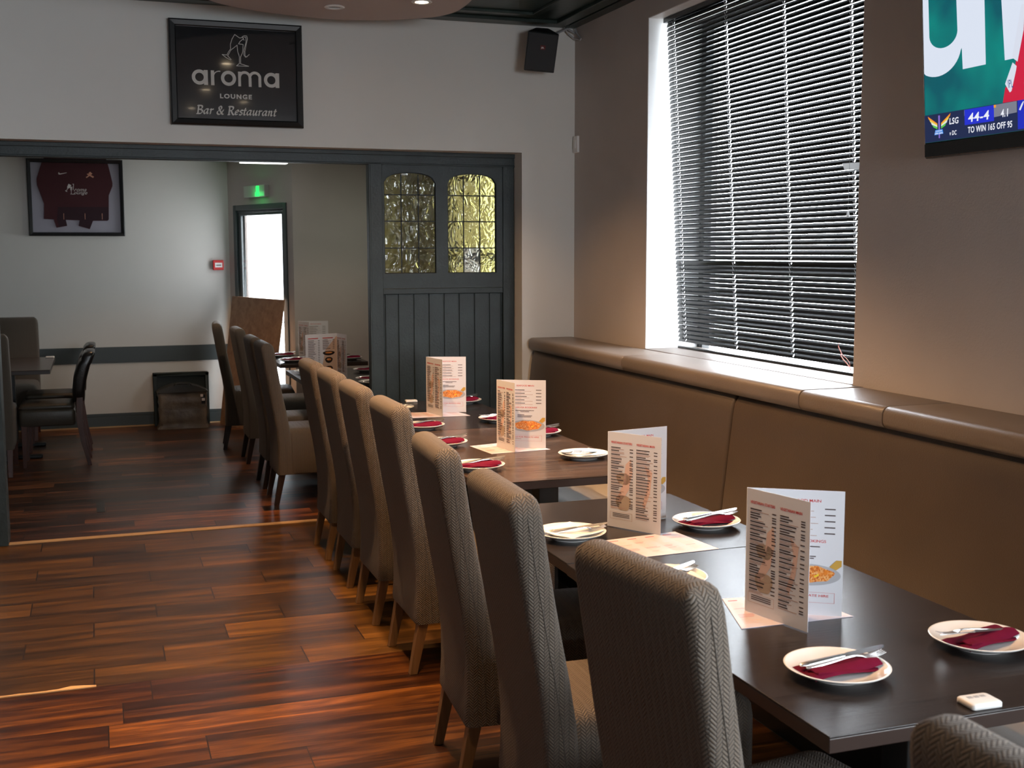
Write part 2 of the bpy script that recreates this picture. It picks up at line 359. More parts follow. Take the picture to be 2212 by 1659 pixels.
def stroke(mb, pts, f, wd, nib=None):     # flat stroke of a 2-D line mapped to space by f
    for i in range(len(pts)-1):
        a, b = pts[i], pts[i+1]; d = (b-a)
        if d.length < 1e-9: continue
        d.normalize(); n = Vector((-d.y, d.x, 0))*wd/2
        if nib is not None:
            nv = Vector((math.cos(nib), math.sin(nib), 0))*wd/2
            n = nv + n*(.45 if nv.dot(n) >= 0 else -.45)
        e = d*wd*.12
        LIFT[0] += 1; o_ = Vector((0, -1.5e-6*LIFT[0], 0))
        mb.quad(f(a-n-e)+o_, f(a+n-e)+o_, f(b+n+e)+o_, f(b-n+e)+o_)

# ------------------------------------------------------------------ the room
XW = 2.937; CZ = 3.085; YB = 7.15
struct('floor', MB().box(-4, XW, -3, 4.68, -.05, 0), M_FLOOR_NEAR)
struct('floor', MB().box(-4, XW, 4.68, 7.205, -.05, 0), M_FLOOR_MID)
struct('floor', MB().box(-4, 3.6, 7.265, 12.2, -.05, 0), M_FLOOR_FAR)
struct('trim_1', MB().box(-4, 2.62, 7.205, 7.235, -.05, .004).box(-4, 2.62, 7.238, 7.265, -.05, .003), M_STRIP)
# ragged pale filler line at the floor joint
fl = MB(); pts = []
for i in range(16):
    x = -.75 + i*.046; pts.append((x, 4.69+random.uniform(-.004, .008)+(.014 if i in (13, 14) else 0)))
lo = [(x, 4.675-random.uniform(0, .004)) for x, y in pts]
fl.prism([Vector((x, y, .0005)) for x, y in lo] + [Vector((x, y, .0005)) for x, y in reversed(pts)], (0, 0, .004))
struct('trim_2', fl, M_STRIP)
q = [PZ(*p, 0) for p in ((208, 1084), (226, 1083), (227, 1106), (209, 1107))]
struct('trim_3', MB().rings([q, [p+Vector((0, 0, .002)) for p in q]]), M_BLACK)
bw = MB()
bw.box(-4, -.60, YB, 7.33, 0, CZ).box(-.60, 2.576, YB, 7.33, 2.288, CZ).box(2.576, XW+.45, YB, 7.33, 0, CZ)
struct('wall_back', bw, M_WALL)
ww = MB(); Y0, Y1, Z0, Z1 = 4.115, 6.085, 1.06, 2.949; XO = 3.38
def windowed(mb, ys, z0, z1, ya, yb, zt):
    prev = ya
    for a, b in ys:
        mb.box(XW, XO, prev, a, 0, zt); mb.box(XW, XO, a, b, 0, z0); mb.box(XW, XO, a, b, z1, zt); prev = b
    mb.box(XW, XO, prev, yb, 0, zt)
windowed(ww, [(-1.3, 1.0), (Y0, Y1)], Z0, Z1, -3, YB, CZ)
struct('wall_right', ww, M_WALL2)
rv = MB()      # white painted reveal lining
t = .004
rv.box(XW+.002, XO, Y1-t, Y1, Z0, Z1).box(XW+.002, XO, Y0, Y0+t, Z0, Z1).box(XW+.002, XO, Y0, Y1, Z1-t, Z1)
rv.box(XW+.002, XO, 1.0-t, 1.0, Z0, Z1).box(XW+.002, XO, -1.3, -1.3+t, Z0, Z1).box(XW+.002, XO, -1.3, 1.0, Z1-t, Z1)
struct('trim_4', rv, M_WHITE)
struct('wall_left', MB().box(-4.1, -4, -3, 12, 0, CZ), M_WALL2)
rw = MB().box(-4, 1.05, -3.15, -3, 0, CZ).box(2.65, XW, -3.15, -3, 0, CZ).box(1.05, 2.65, -3.15, -3, 0, 1.3).box(1.05, 2.65, -3.15, -3, 2.5, CZ)
struct('wall_front', rw, M_WALL)
struct('ceiling', MB().box(-4.1, XO, -3.15, 7.33, CZ, CZ+.1), M_DARKCEIL)
# cornice bands and coffer ribs of the dark ceiling
cr = MB()
cr.box(-4, XW, YB-.075, YB, CZ-.012, CZ+.001).box(-4, XW-.11, YB-.17, YB-.10, CZ-.022, CZ+.001).box(-4, XW-.37, YB-.36, YB-.31, CZ-.018, CZ+.001)
cr.box(XW-.07, XW, -3, YB-.075, CZ-.0121, CZ+.001).box(XW-.19, XW-.11, -3, YB-.10, CZ-.0221, CZ+.001).box(XW-.42, XW-.37, -3, YB-.31, CZ-.0181, CZ+.001)
for k in range(9): cr.box(XW-.42-.55*(k+1), XW-.40-.55*(k+1)+.03, -3, YB-.36, CZ-.017, CZ+.001)
for k in range(8): cr.box(-4, XW-.42, YB-.36-.9*(k+1), YB-.31-.9*(k+1), CZ-.016, CZ+.001)
struct('trim_5', cr, M_DARKCEIL, bevel=.004)
# lowered raft
out = [(.40, 6.20), (.613, 6.548), (.798, 6.71), (1.009, 6.797), (1.2, 6.84), (1.383, 6.851), (1.6, 6.79), (1.785, 6.673), (1.88, 6.57), (1.93, 6.42), (1.93, 6.20), (1.91, 5.9)]
raft = [Vector((x, y, 0)) for x, y in out] + [Vector((1.93, 5.2, 0)), (Vector((2.0, 3.5, 0))), Vector((1.95, 1.6, 0)), Vector((1.5, .9, 0)), Vector((.8, .8, 0)), Vector((.2, 1.4, 0)), Vector((.1, 3.5, 0)), Vector((.15, 5.2, 0))]
rs = smooth_line([(p.x, p.y) for p in raft] + [(raft[0].x, raft[0].y)], 4)[:-1]
struct('ceiling', MB().prism([Vector((p.x, p.y, 2.98)) for p in rs], (0, 0, .103)), M_RAFT)
M_LAMP_ON = emis('lit_lamp_face', (1, .78, .5), 30)
M_LAMP_OFF = plain('unlit_lamp_glass', (.30, .28, .27), .15)
lamp_labels = ['lit recessed downlight near the far right edge of the pale ceiling raft', 'unlit recessed downlight with white ring, left of the glowing one',
 'lit recessed downlight over the third dining table', 'lit recessed downlight in the left half of the raft near its far end', 'lit recessed downlight over the aisle in the middle of the raft',
 'lit recessed downlight over the second dining table', 'lit recessed downlight over the aisle beside the nearest tables', 'unlit recessed downlight over the nearest table']
for i, (x, y, on) in enumerate(LAMPS):
    t_ = thing('recessed_downlight', lamp_labels[i], 'ceiling light', (x, y, 2.98), group='downlights in the ceiling raft')
    obj('trim_ring', MB().lathe([(.052, 0), (.056, -.004), (.050, -.008), (.036, -.006), (.034, -.001), (.034, .0)], k=32), M_WHITEPL, t_, smooth=True)
    obj('lamp_face', MB().lathe([(.0335, -.001), (.0335, -.0035), (.001, -.0035)], k=24), M_LAMP_ON if on else M_LAMP_OFF, t_)

# frame of the opening, beam and folding panel
YF = 7.29
fr = MB()
fr.box(-.60, 2.576, YF, 7.36, 2.205, 2.30)
fr.box(-.60, 2.576, YF-.012, YF, 2.262, 2.288).box(-.60, 2.576, YF-.006, YF, 2.205, 2.216)
fr.box(-.62, -.53, YB+.03, 7.36, 0, 2.30)
struct('trim_6', fr, M_GREENWOOD, bevel=.003)
pn = thing('folding_partition_panel', 'dark teal boarded partition panel with two arched yellow leaded windows', 'partition', (0, 0, 0))
p_ = MB()
PXL, PXR, PZT = 1.615, 2.570, 2.210
p_.box(PXL, 1.70, YF-.01, YF+.05, 0, PZT).box(PXL-.002, PXL+.012, YF-.014, YF+.055, 0, PZT)
p_.box(2.495, PXR, YF-.006, YF+.05, 0, PZT)
p_.box(1.70, 2.495, YF-.002, YF+.05, 1.40, 1.435)
obj('stiles', p_, M_GREENWOOD, pn, bevel=.003)
def arch(x0, x1, z0, zs, zp, k=12, grow=0):
    xm = (x0+x1)/2; pts = [(x0-grow, z0-grow), (x1+grow, z0-grow)]
    for q in range(k+1):
        a = q/k; x = x1+grow - (x1-x0+2*grow)*a; s = abs(2*a-1)
        z = zs + (zp-zs)*(1-s**2.6)**.55 if s < 1 else zs
        pts.append((x, z+grow))
    return pts
openings = [(1.714, 2.048), (2.126, 2.452)]; OZ0, OZS, OZP = 1.530, 2.098, 2.160
up_ = MB()     # upper sash with two arched openings: columns of quads above/below the arches
zb, zt2 = 1.437, 2.207; ya, yb = YF+.003, YF+.040
def sash(mb, x0, x1): mb.box(x0, x1, ya, yb, zb, zt2)
sash(up_, 1.70, 1.714); sash(up_, 2.048, 2.126); sash(up_, 2.452, 2.495)
for (x0, x1) in openings:
    up_.box(x0, x1, ya, yb, zb, OZ0)
    top = arch(x0, x1, OZ0, OZS, OZP, 16)[2:]
    for q in range(len(top)-1):
        (xa, za), (xb, zb_) = top[q], top[q+1]
        up_.rings([[Vector((xa, y, za)), Vector((xb, y, zb_)), Vector((xb, y, zt2)), Vector((xa, y, zt2))] for y in (ya, yb)])
obj('sash', up_, M_GREENWOOD, pn)
for wi, (x0, x1) in enumerate(openings):
    pts = arch(x0, x1, OZ0, OZS, OZP, 16)
    gm = MB(); tp = sorted(pts[2:])
    def topz(x):
        for (xa, za), (xb, zb_) in zip(tp[:-1], tp[1:]):
            if xa <= x <= xb: return za + (zb_-za)*(x-xa)/max(xb-xa, 1e-6)
        return OZS
    for k in range(3):
        xa, xb = x0+(x1-x0)*k/3, x0+(x1-x0)*(k+1)/3; zl = 1.686 if (wi == 1 and k == 1) else OZ0
        up2 = [(xb, topz(xb))] + [p for p in reversed(tp) if xa+1e-4 < p[0] < xb-1e-4] + [(xa, topz(xa))]
        gm.prism([Vector((x, YF+.018, z)) for x, z in [(xa, zl), (xb, zl)] + up2], (0, .004, 0))
    gl = obj('leaded_window', gm, M_RIPPLE, pn)
    lead = MB(); wdt = x1-x0
    for k in (1, 2): lead.box(x0+wdt*k/3-.0035, x0+wdt*k/3+.0035, YF+.013, YF+.017, OZ0, OZP-.012)
    for zz in (1.689, 1.857, 2.021): lead.box(x0, x1, YF+.013, YF+.017, zz-.0035, zz+.0035)
    for q in range(len(pts)):
        a, b = pts[q], pts[(q+1) % len(pts)]
        lead.tube([(a[0], YF+.014, a[1]), (b[0], YF+.014, b[1])], .005, 5)
    obj('lead_came', lead, M_LEAD, gl)
    if wi == 1: obj('replaced_pane', MB().box(x0+wdt/3, x0+2*wdt/3, YF+.018, YF+.022, OZ0, 1.686), M_RIPPLE_CLEAR, gl)
lw = MB()
xs = [1.70, 1.712, 1.798, 1.898, 1.998, 2.098, 2.199, 2.302, 2.404, 2.483, 2.495]
for a, b in zip(xs[:-1], xs[1:]):
    lw.box(a+.0025, b-.0025, YF+.008, YF+.04, .02, 1.40)
lw.box(1.70, 2.495, YF+.016, YF+.034, .02, 1.40)
obj('tongue_and_groove_boards', lw, M_GREENWOOD, pn, bevel=.0025)

# next room
NC = 2.545
struct('ceiling', MB().box(-4.1, 3.6, 7.33, 12.1, NC, NC+.1), M_CEIL)
struct('wall_far', MB().box(-4, 1.24, 11.88, 12.0, 0, NC), M_WALL)
A_ = Vector((1.24, 11.88, 0)); D_ = Vector((math.sin(math.radians(23.3)), -math.cos(math.radians(23.3)), 0)); N_ = Vector((-D_.y, D_.x, 0))*-1
if N_.x > 0: N_ = -N_                       # points into the room (towards -x, -y)
LW = 1.155
def dw(mb, s0, s1, n0, n1, z0, z1):          # box in the door wall's own frame; n>0 into the room
    c = lambda s, n, z: A_ + D_*s + N_*n + Vector((0, 0, z))
    mb.rings([[c(s0, n0, z), c(s1, n0, z), c(s1, n1, z), c(s0, n1, z)] for z in (z0, z1)]); return mb
wd_ = MB(); DT = .14
dw(wd_, 0, .11, -DT, 0, 0, NC); dw(wd_, 1.06, LW, -DT, 0, 0, NC); dw(wd_, .11, 1.06, -DT, 0, 2.115, NC)
struct('wall_door', wd_, M_WALL2)
E_ = A_ + D_*LW
struct('wall_alcove', MB().box(E_.x, 3.6, E_.y, E_.y+.12, 0, NC), M_WALL2)
ws = MB(); prev = 7.33
XN = XW+.10; ws.box(XW, XN, 7.33, 8.6, 0, NC).box(XW, XN, 8.6, 10.3, 0, 1.35).box(XW, XN, 8.6, 10.3, 2.35, NC).box(XW, XN, 10.3, 11, 0, NC)
struct('wall_right', ws, M_WALL2)
# dado band and skirting on the far wall
struct('trim_7', MB().box(-4, 1.24, 11.868, 11.88, .622, .772), M_SKIRT, bevel=.003)
struct('baseboard_far', MB().box(-4, 1.24, 11.862, 11.88, 0, .105).box(-4, 1.24, 11.868, 11.88, .105, .134), M_SKIRT, bevel=.003)
struct('trim_8', MB().box(-4, 1.24, 11.852, 11.862, 0, .012), M_STRIP)
# the exit door
d_fr = MB(); dw(d_fr, .11, .16, -.06, .012, 0, 2.115); dw(d_fr, 1.01, 1.06, -.06, .012, 0, 2.115); dw(d_fr, .16, 1.01, -.06, .012, 2.065, 2.115)
dw(d_fr, .16, .175, -.08, -.004, 0, 2.065); dw(d_fr, .995, 1.01, -.08, -.004, 0, 2.065); dw(d_fr, .175, .995, -.08, -.004, 2.045, 2.065)
dr = struct('door_1', d_fr, M_SKIRT, bevel=.003)
lf = MB(); dw(lf, .177, .225, -.05, -.008, .01, 2.043); dw(lf, .955, .993, -.05, -.008, .01, 2.043); dw(lf, .225, .955, -.05, -.008, 2.015, 2.043); dw(lf, .225, .955, -.05, -.008, .01, .12)
obj('door_leaf', lf, M_SKIRT, dr, bevel=.003)
obj('door_glass', dw(MB(), .225, .955, -.022, -.016, .12, 2.015), clear_glass('door_glass', (.6, .6, .6)), dr)
obj('door_handle', dw(dw(MB(), .955, .967, -.035, .02, 1.02, 1.03), .86, .967, .01, .022, 1.018, 1.03), M_STEEL, dr, bevel=.003)
dlt = bpy.data.lights.new('door_daylight', 'AREA'); dlt.shape = 'RECTANGLE'; dlt.size = .73; dlt.size_y = 1.88; dlt.energy = 62; dlt.color = (.88, .94, 1)
dlo = bpy.data.objects.new('door_daylight', dlt); dlo.location = A_ + D_*.59 + N_*-.045 + Vector((0, 0, 1.065)); dlo.rotation_euler = (PI/2, 0, math.atan2(-N_.x, N_.y)); COL.objects.link(dlo)
# leaning plywood board
def dp(s, n, z): return A_ + D_*s + N_*n + Vector((0, 0, z))
bd = MB(); a = [dp(.12, .05, 1.245), dp(1.055, .05, 1.235), dp(.985, .20, .003), dp(.08, .20, .003)]
bd.rings([a, [p - N_*.012 for p in a]])
tag(obj('plywood_board', bd, M_PLY), 'brown plywood board leaning against the lower half of the exit door', 'board')
# exit sign
es_ = thing('exit_sign', 'small white emergency exit box glowing green above the far door', 'sign', tuple(dp(.575, 0, 2.235)))
def dl(mb, s0, s1, n0, n1, z0, z1):
    c = lambda s, n, z: D_*s + N_*n + Vector((0, 0, z)); mb.rings([[c(s0, n0, z), c(s1, n0, z), c(s1, n1, z), c(s0, n1, z)] for z in (z0, z1)]); return mb
obj('housing', dl(MB(), -.19, .19, 0, .05, -.055, .055), plain('frosted_housing', (.5, .5, .46), .35), es_, bevel=.006)
obj('lit_lens', dl(dl(MB(), .03, .10, .0505, .054, -.05, -.012), .045, .095, .0505, .053, -.012, .045), emis('green_led', (.02, 1, .12), 1.6), es_)
gl_ = bpy.data.lights.new('green_glow', 'POINT'); gl_.energy = .25; gl_.color = (.05, 1, .2); gl_.shadow_soft_size = .03
go = bpy.data.objects.new('green_glow', gl_); go.location = dp(.64, .1, 2.2); COL.objects.link(go)
# linear ceiling light in the next room
q0 = PY(520, 351, 10.3); q1 = PY(622, 352, 10.3)
lt = thing('linear_ceiling_light', 'bright strip of ceiling light just visible under the beam', 'ceiling light', ((q0.x+q1.x)/2, 10.35, q0.z))
hw_ = (q1.x-q0.x)/2
obj('housing', MB().box(-hw_-.02, hw_+.02, -.06, .06, .012, NC-q0.z), M_WHITEPL, lt)
obj('diffuser', MB().box(-hw_, hw_, -.05, .05, 0, .0125), emis('lit_diffuser', (1, .97, .92), 4), lt, bevel=.004)

# windows
def window(name, y0, y1, z0, z1, xf=3.27, gm=None):
    f = MB(); w_ = .05
    f.box(xf, xf+.05, y0, y0+w_, z0, z1).box(xf, xf+.05, y1-w_, y1, z0, z1).box(xf, xf+.05, y0, y1, z0, z0+w_).box(xf, xf+.05, y0, y1, z1-w_, z1)
    zm = z0+(z1-z0)*.27; f.box(xf, xf+.05, y0, y1, zm-.03, zm+.03)
    o = struct(name, f, M_BLACK, bevel=.003)
    obj('glass', MB().box(xf+.02, xf+.026, y0+w_, y1-w_, z0+w_, z1-w_), gm or M_CLEAR, o)
window('window_1', Y0+.004, Y1-.004, Z0, Z1-.004)
window('window_2', -1.296, .996, Z0, Z1-.004)
window('window_3', 8.6, 10.3, 1.35, 2.35, xf=XW+.03, gm=clear_glass('tinted_window_glass', (.32, .32, .28)))
f = MB().box(1.05, 2.65, -3.11, -3.06, 1.3, 1.35).box(1.05, 2.65, -3.11, -3.06, 2.45, 2.5).box(1.05, 1.1, -3.11, -3.06, 1.3, 2.5).box(2.6, 2.65, -3.11, -3.06, 1.3, 2.5)
w4 = struct('window_4', f, M_BLACK); obj('glass', MB().box(1.1, 2.6, -3.09, -3.085, 1.35, 2.45), M_CLEAR, w4)
# ground outside
struct('floor', MB().box(3.4, 14, -8, 18, -.4, -.3), plain('pavement', (.35, .34, .33), .8, var=.1))

# ------------------------------------------------------------------ blinds
bl = thing('venetian_blind', 'glossy black venetian blind with closed slats in the right wall window', 'blind', (0, 0, 0))
BY0, BY1 = Y0+.02, 6.048; ZT, ZBt = 2.905, 1.141; PITCHB = .0245
nsl = int((ZT-ZBt)/PITCHB); lad = [5.96, 5.395, 4.865, 4.352]
def bx(z): return 3.035 + (ZT-z)/(ZT-ZBt)*.10
sm = MB()
cuts = sorted([BY0, BY1] + [v for L in lad for v in (L-.0035, L+.0035)])
for k in range(nsl+1):
    z = ZT - k*PITCHB; xc = bx(z); tau = -math.radians(75.5 - 14*k/nsl + random.uniform(-.6, .6)); wv = .0255
    dz = 0
    if k in (int(nsl*.755),): tau = -math.radians(76); dz = -.004
    sag = random.uniform(-.0006, .0006)
    prof = []
    for q in range(5):
        s = (q/4-.5)*wv; bow = .0010*(1-(2*q/4-1)**2)
        prof.append((xc + s*math.cos(tau) + bow*math.sin(tau), z+dz+sag - s*math.sin(tau) + bow*math.cos(tau)))
    for ci in range(len(cuts)-1):
        ya_, yb_ = cuts[ci], cuts[ci+1]; hole = yb_-ya_ < .01
        for q in range(4):
            if hole and q in (1, 2): continue
            (xa, za), (xb, zb_) = prof[q], prof[q+1]
            sm.quad((xa, ya_, za), (xb, ya_, zb_), (xb, yb_, zb_), (xa, yb_, za))
obj('slats', sm, M_BLIND, bl, smooth=True)
obj('head_rail', MB().box(3.012, 3.062, BY0, BY1+.004, ZT+.012, Z1-.006), M_BLIND, bl, bevel=.002)
obj('bottom_rail', MB().box(bx(ZBt)-.011, bx(ZBt)+.013, BY0, BY1, ZBt-.026, ZBt-.012), M_BLIND, bl, bevel=.003)
for L in lad:
    c = MB()
    for k in range(nsl):
        z = ZT-k*PITCHB; x = bx(z)-.013
        c.tube([(x, L+.002, z), (x+.004, L-.002, z-PITCHB*.55)], .0007, 4)
    obj('ladder_cord', c, M_CORD, bl)
# light pull seen in front of the blind
pc = PX(1832, 455, 3.0)
pull = tag(obj('pull_cord', MB().tube([(3.0, pc.y, pc.z+.9), (3.0, pc.y, pc.z)], .0007, 5), M_GREYPL), 'thin pull cord with white bell-shaped toggle hanging before the blind', 'pull cord')
obj('toggle', MB().lathe([(.003, 0), (.004, -.002), (.007, -.022), (.0075, -.026), (.001, -.027)], (3.0, pc.y, pc.z), 14), M_BACKLIT, pull, smooth=True)
a = [PX(1819, 353, 3.045), PX(1866, 350, 3.045), PX(1864, 366, 3.045), PX(1824, 367, 3.045)]
cl_ = MB().rings([a, [p+Vector((.0015, 0, 0)) for p in a]])
tag(obj('tilt_bracket', cl_, M_BACKLIT), 'short white plastic strip caught in the blind slats at the right side', 'bracket')
rc = MB(); pts = [PX(*p, 3.07) for p in ((1813, 741), (1811, 748), (1814, 756), (1817, 761), (1816, 768), (1822, 777), (1830, 786), (1837, 796), (1838, 800))]
rc.tube(pts, .0022, 6)
pts = [PX(*p, 3.075) for p in ((1817, 762), (1822, 769), (1828, 774), (1835, 783), (1836, 792))]; rc.tube(pts, .0012, 5)
tag(obj('loose_cord', rc, plain('pinkish_red_cord', (.75, .30, .28), .5)), 'thin red and white cord hanging at the blind bottom right corner', 'cord')

# ------------------------------------------------------------------ bench
bn = thing('banquette_bench', 'long brown vinyl banquette bench with padded ledge under the window', 'bench', (0, 0, 0))
YN = .6; YE = 7.12
def slab(name, prof, y0, y1, mat, r=.012, parent=bn):
    n = len(prof); ins = r
    rs = []
    cxm = sum(p[0] for p in prof)/n; czm = sum(p[1] for p in prof)/n
    def ring(y, k): return [Vector((p[0]+(cxm-p[0])*k*min(1, r/abs(cxm-p[0]+1e-6)) if abs(cxm-p[0]) > 1e-6 else p[0], y, p[1]+(czm-p[1])*k*min(1, r/abs(czm-p[1]+1e-6)) if abs(czm-p[1]) > 1e-6 else p[1])) for p in prof]
    for k, dy in ((1, 0), (.3, r*.3), (0, r)): rs.append(ring(y0+dy, k))
    for k, dy in ((0, r), (.3, r*.3), (1, 0)): rs.append(ring(y1-dy, k))
    return obj(name, MB().rings(rs), mat, parent, smooth=True, ang=.9)
def roundprof(x0, x1, z0, z1, r, k=5):
    return [(p.x, p.y) for p in rrect(x0, x1, z0, z1, r, 0, k)]
back = [(2.90, .42), (2.575, .42), (2.572, .50), (2.585, .62), (2.605, .80), (2.622, .95), (2.63, 1.00), (2.65, 1.032), (2.90, 1.032)]
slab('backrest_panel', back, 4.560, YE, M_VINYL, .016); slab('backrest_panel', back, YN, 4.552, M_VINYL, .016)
for (a, b_, xe, nm) in ((5.690, YE+.0, 2.933, 0), (4.010, 5.686, 3.25, 1), (3.480, 4.006, 2.933, 0), (YN, 3.476, 2.933, 0)):
    if nm:
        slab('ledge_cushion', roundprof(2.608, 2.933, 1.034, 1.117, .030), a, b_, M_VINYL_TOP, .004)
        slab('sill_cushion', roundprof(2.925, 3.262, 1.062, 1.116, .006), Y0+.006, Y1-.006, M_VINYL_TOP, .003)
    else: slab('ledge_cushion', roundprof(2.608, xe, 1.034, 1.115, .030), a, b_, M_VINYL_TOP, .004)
slab('seat_cushion', roundprof(2.08, 2.60, .34, .465, .045), YN, YE-.5, M_SEAT_VINYL, .02)
slab('bench_base', roundprof(2.16, 2.90, 0.0, .335, .004), YN, YE-.5, M_BLACK, .002)

# ------------------------------------------------------------------ tables
def table(x0, x1, y0, y1, label, mat, peds, legs=False):
    cx, cy_ = (x0+x1)/2, (y0+y1)/2
    t_ = thing('dining_table', label, 'table', (cx, cy_, 0)); hx, hy = (x1-x0)/2, (y1-y0)/2
    top = MB().box(-hx, hx, -hy, hy, .7455, .75); obj('tabletop', top, mat, t_, bevel=.001)
    obj('edge_band', MB().box(-hx+.0005, hx-.0005, -hy+.0005, hy-.0005, .716, .7455), M_EDGE, t_, bevel=.0015)
    for py in peds:
        p = MB().box(-.045, .045, -.045, .045, .02, .70).box(-.18, .18, -.18, .18, .70, .716)
        c = obj('pedestal', p, M_BLACK, t_, (0, py, 0), bevel=.004)
        f_ = MB().box(-.27, .27, -.035, .035, .004, .032).box(-.035, .035, -.27, .27, .004, .032)
        obj('foot', f_, M_BLACK, c, bevel=.006)
    return t_
table(1.272, 2.033, 1.822, 3.146, 'nearest dark wood dining table in the bottom right corner', M_TABLE, (-.42, .42))
table(1.276, 2.022, 3.152, 3.962, 'short dark table joined to the far end of the nearest table', M_TABLE, (0,))
table(1.395, 2.168, 4.372, 5.80, 'brown wood table standing past the gap, third along the bench', M_TABLE2, (-.43, .43))
table(1.395, 2.175, 5.806, 7.02, 'dark table before the teal partition panel, last along the bench', M_TABLE, (-.32, .32))
table(1.37, 2.13, 7.93, 9.24, 'dark table just beyond the opening, nearer one in the next room', M_TABLE, (-.36, .36))
table(1.40, 2.14, 9.77, 10.58, 'dark table before the far exit door in the next room', M_TABLE, (0,))
table(-1.10, -.37, 9.94, 11.20, 'dark table at the left side of the next room with leather chairs', M_TABLE2, (-.30, .35))

# ------------------------------------------------------------------ upholstered chairs
prof = [(.205, -.004, .120), (.215, -.006, .124), (.30, 0, .112), (.40, 0, .100), (.50, -.008, .082), (.60, -.022, .066), (.70, -.040, .046), (.80, -.056, .028), (.90, -.073, .012), (.97, -.084, .002), (1.02, -.092, -.006), (1.045, -.094, -.011), (1.060, -.089, -.018), (1.070, -.080, -.027), (1.075, -.066, -.040)]
HW = .208
def back_mesh():
    rs = []
    for z, a, b in prof:
        k = max(0, (z-1.03)/.045); hw = HW - .030*k*k + .006*math.sin((z-.2)*3.3)
        r = rrect(a, b, -hw, hw, .024 if z < 1.06 else .012, z, 4)
        rs.append(r)
    m = MB().rings(rs); return m
def back_uv(co, n):
    # unroll around the back by face normal
    if abs(n.z) > .75: return (co.y, co.z+co.x)
    if abs(n.y) > abs(n.x): return ((co.x + (HW if n.y > 0 else -HW)*1.0), co.z)
    return ((co.y if n.x < 0 else -co.y), co.z)
def seat_mesh():
    rs = []
    for z, g in ((.205, .008), (.215, .002), (.30, 0), (.44, 0), (.475, .004), (.495, .015), (.507, .04), (.512, .09)):
        rs.append(rrect(.07+g*.3, .585-g, -.212+g, .212-g, .03, z, 4))
    return MB().rings(rs)
def leg_mesh(xt, xb, y):
    t = []
    for z, x, w_ in ((.225, xt, .021), (.0, xb, .0155)):
        t.append([Vector((x-w_, y-w_, z)), Vector((x+w_, y-w_, z)), Vector((x+w_, y+w_, z)), Vector((x-w_, y+w_, z))])
    return MB().rings(t)
def make_chair(label, fab, leg, group):
    t_ = thing('dining_chair', label, 'chair', (0, 0, 0), 0, group)
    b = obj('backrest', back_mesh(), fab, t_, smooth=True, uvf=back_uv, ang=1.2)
    for s in (-1, 1):
        pts = [(( a+b_)/2, s*(HW+.006*math.sin((z-.2)*3.3)+.0004), z) for z, a, b_ in prof[1:11]]
        obj('seam_piping', MB().tube(pts, .0014, 6), M_SEAM, b)
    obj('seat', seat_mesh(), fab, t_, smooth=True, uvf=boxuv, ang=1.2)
    for xt, xb, y in ((.03, -.015, .178), (.03, -.015, -.178), (.545, .56, .182), (.545, .56, -.182)): obj('leg', leg_mesh(xt, xb, y), leg, t_, bevel=.002)
    return t_
G1 = 'taupe chairs along the main row of tables'; G2 = 'taupe chairs along the tables in the next room'
rad = math.radians
row = [(1.050, 1.005, 0, 'taupe woven chair cut off at the bottom right corner'),
 (1.022, 2.015, 8, 'largest taupe woven chair in the foreground, nearest whole back'),
 (1.020, 2.845, -2, 'second taupe woven chair from the camera, beside the white-napkin plate'),
 (1.040, 3.55, -4, 'third taupe woven chair, orange lit shoulder, tucked at the table gap'),
 (1.140, 4.585, 0, 'taupe woven chair at the near end of the brown wood table'),
 (1.140, 5.245, 0, 'taupe woven chair behind the one at the brown table corner'),
 (1.150, 5.87, 0, 'taupe woven chair, second from the far end of the main row'),
 (1.148, 6.45, 0, 'taupe woven chair furthest along the main row, by the floor strip')]
ch0 = None
for x, y, a, lab in row:
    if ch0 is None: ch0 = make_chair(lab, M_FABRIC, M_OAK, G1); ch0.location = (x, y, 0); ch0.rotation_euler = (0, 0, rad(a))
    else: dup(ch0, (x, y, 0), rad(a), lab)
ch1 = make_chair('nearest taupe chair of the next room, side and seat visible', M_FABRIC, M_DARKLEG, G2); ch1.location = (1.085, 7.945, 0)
for x, y, a, lab in ((1.085, 8.53, 0, 'taupe chair half hidden behind the nearest next-room chair'), (1.095, 9.58, 0, 'taupe chair second from the far end of the next room row'), (1.01, 10.35, -5, 'furthest taupe chair, dark and leaning, before the far wall')):
    dup(ch1, (x, y, 0), rad(a), lab)
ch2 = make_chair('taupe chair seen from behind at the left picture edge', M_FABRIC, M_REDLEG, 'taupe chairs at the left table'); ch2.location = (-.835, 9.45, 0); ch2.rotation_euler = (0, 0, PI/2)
dup(ch2, (-.738, 11.78, 0), -PI/2, 'taupe chair facing the camera against the far wall')

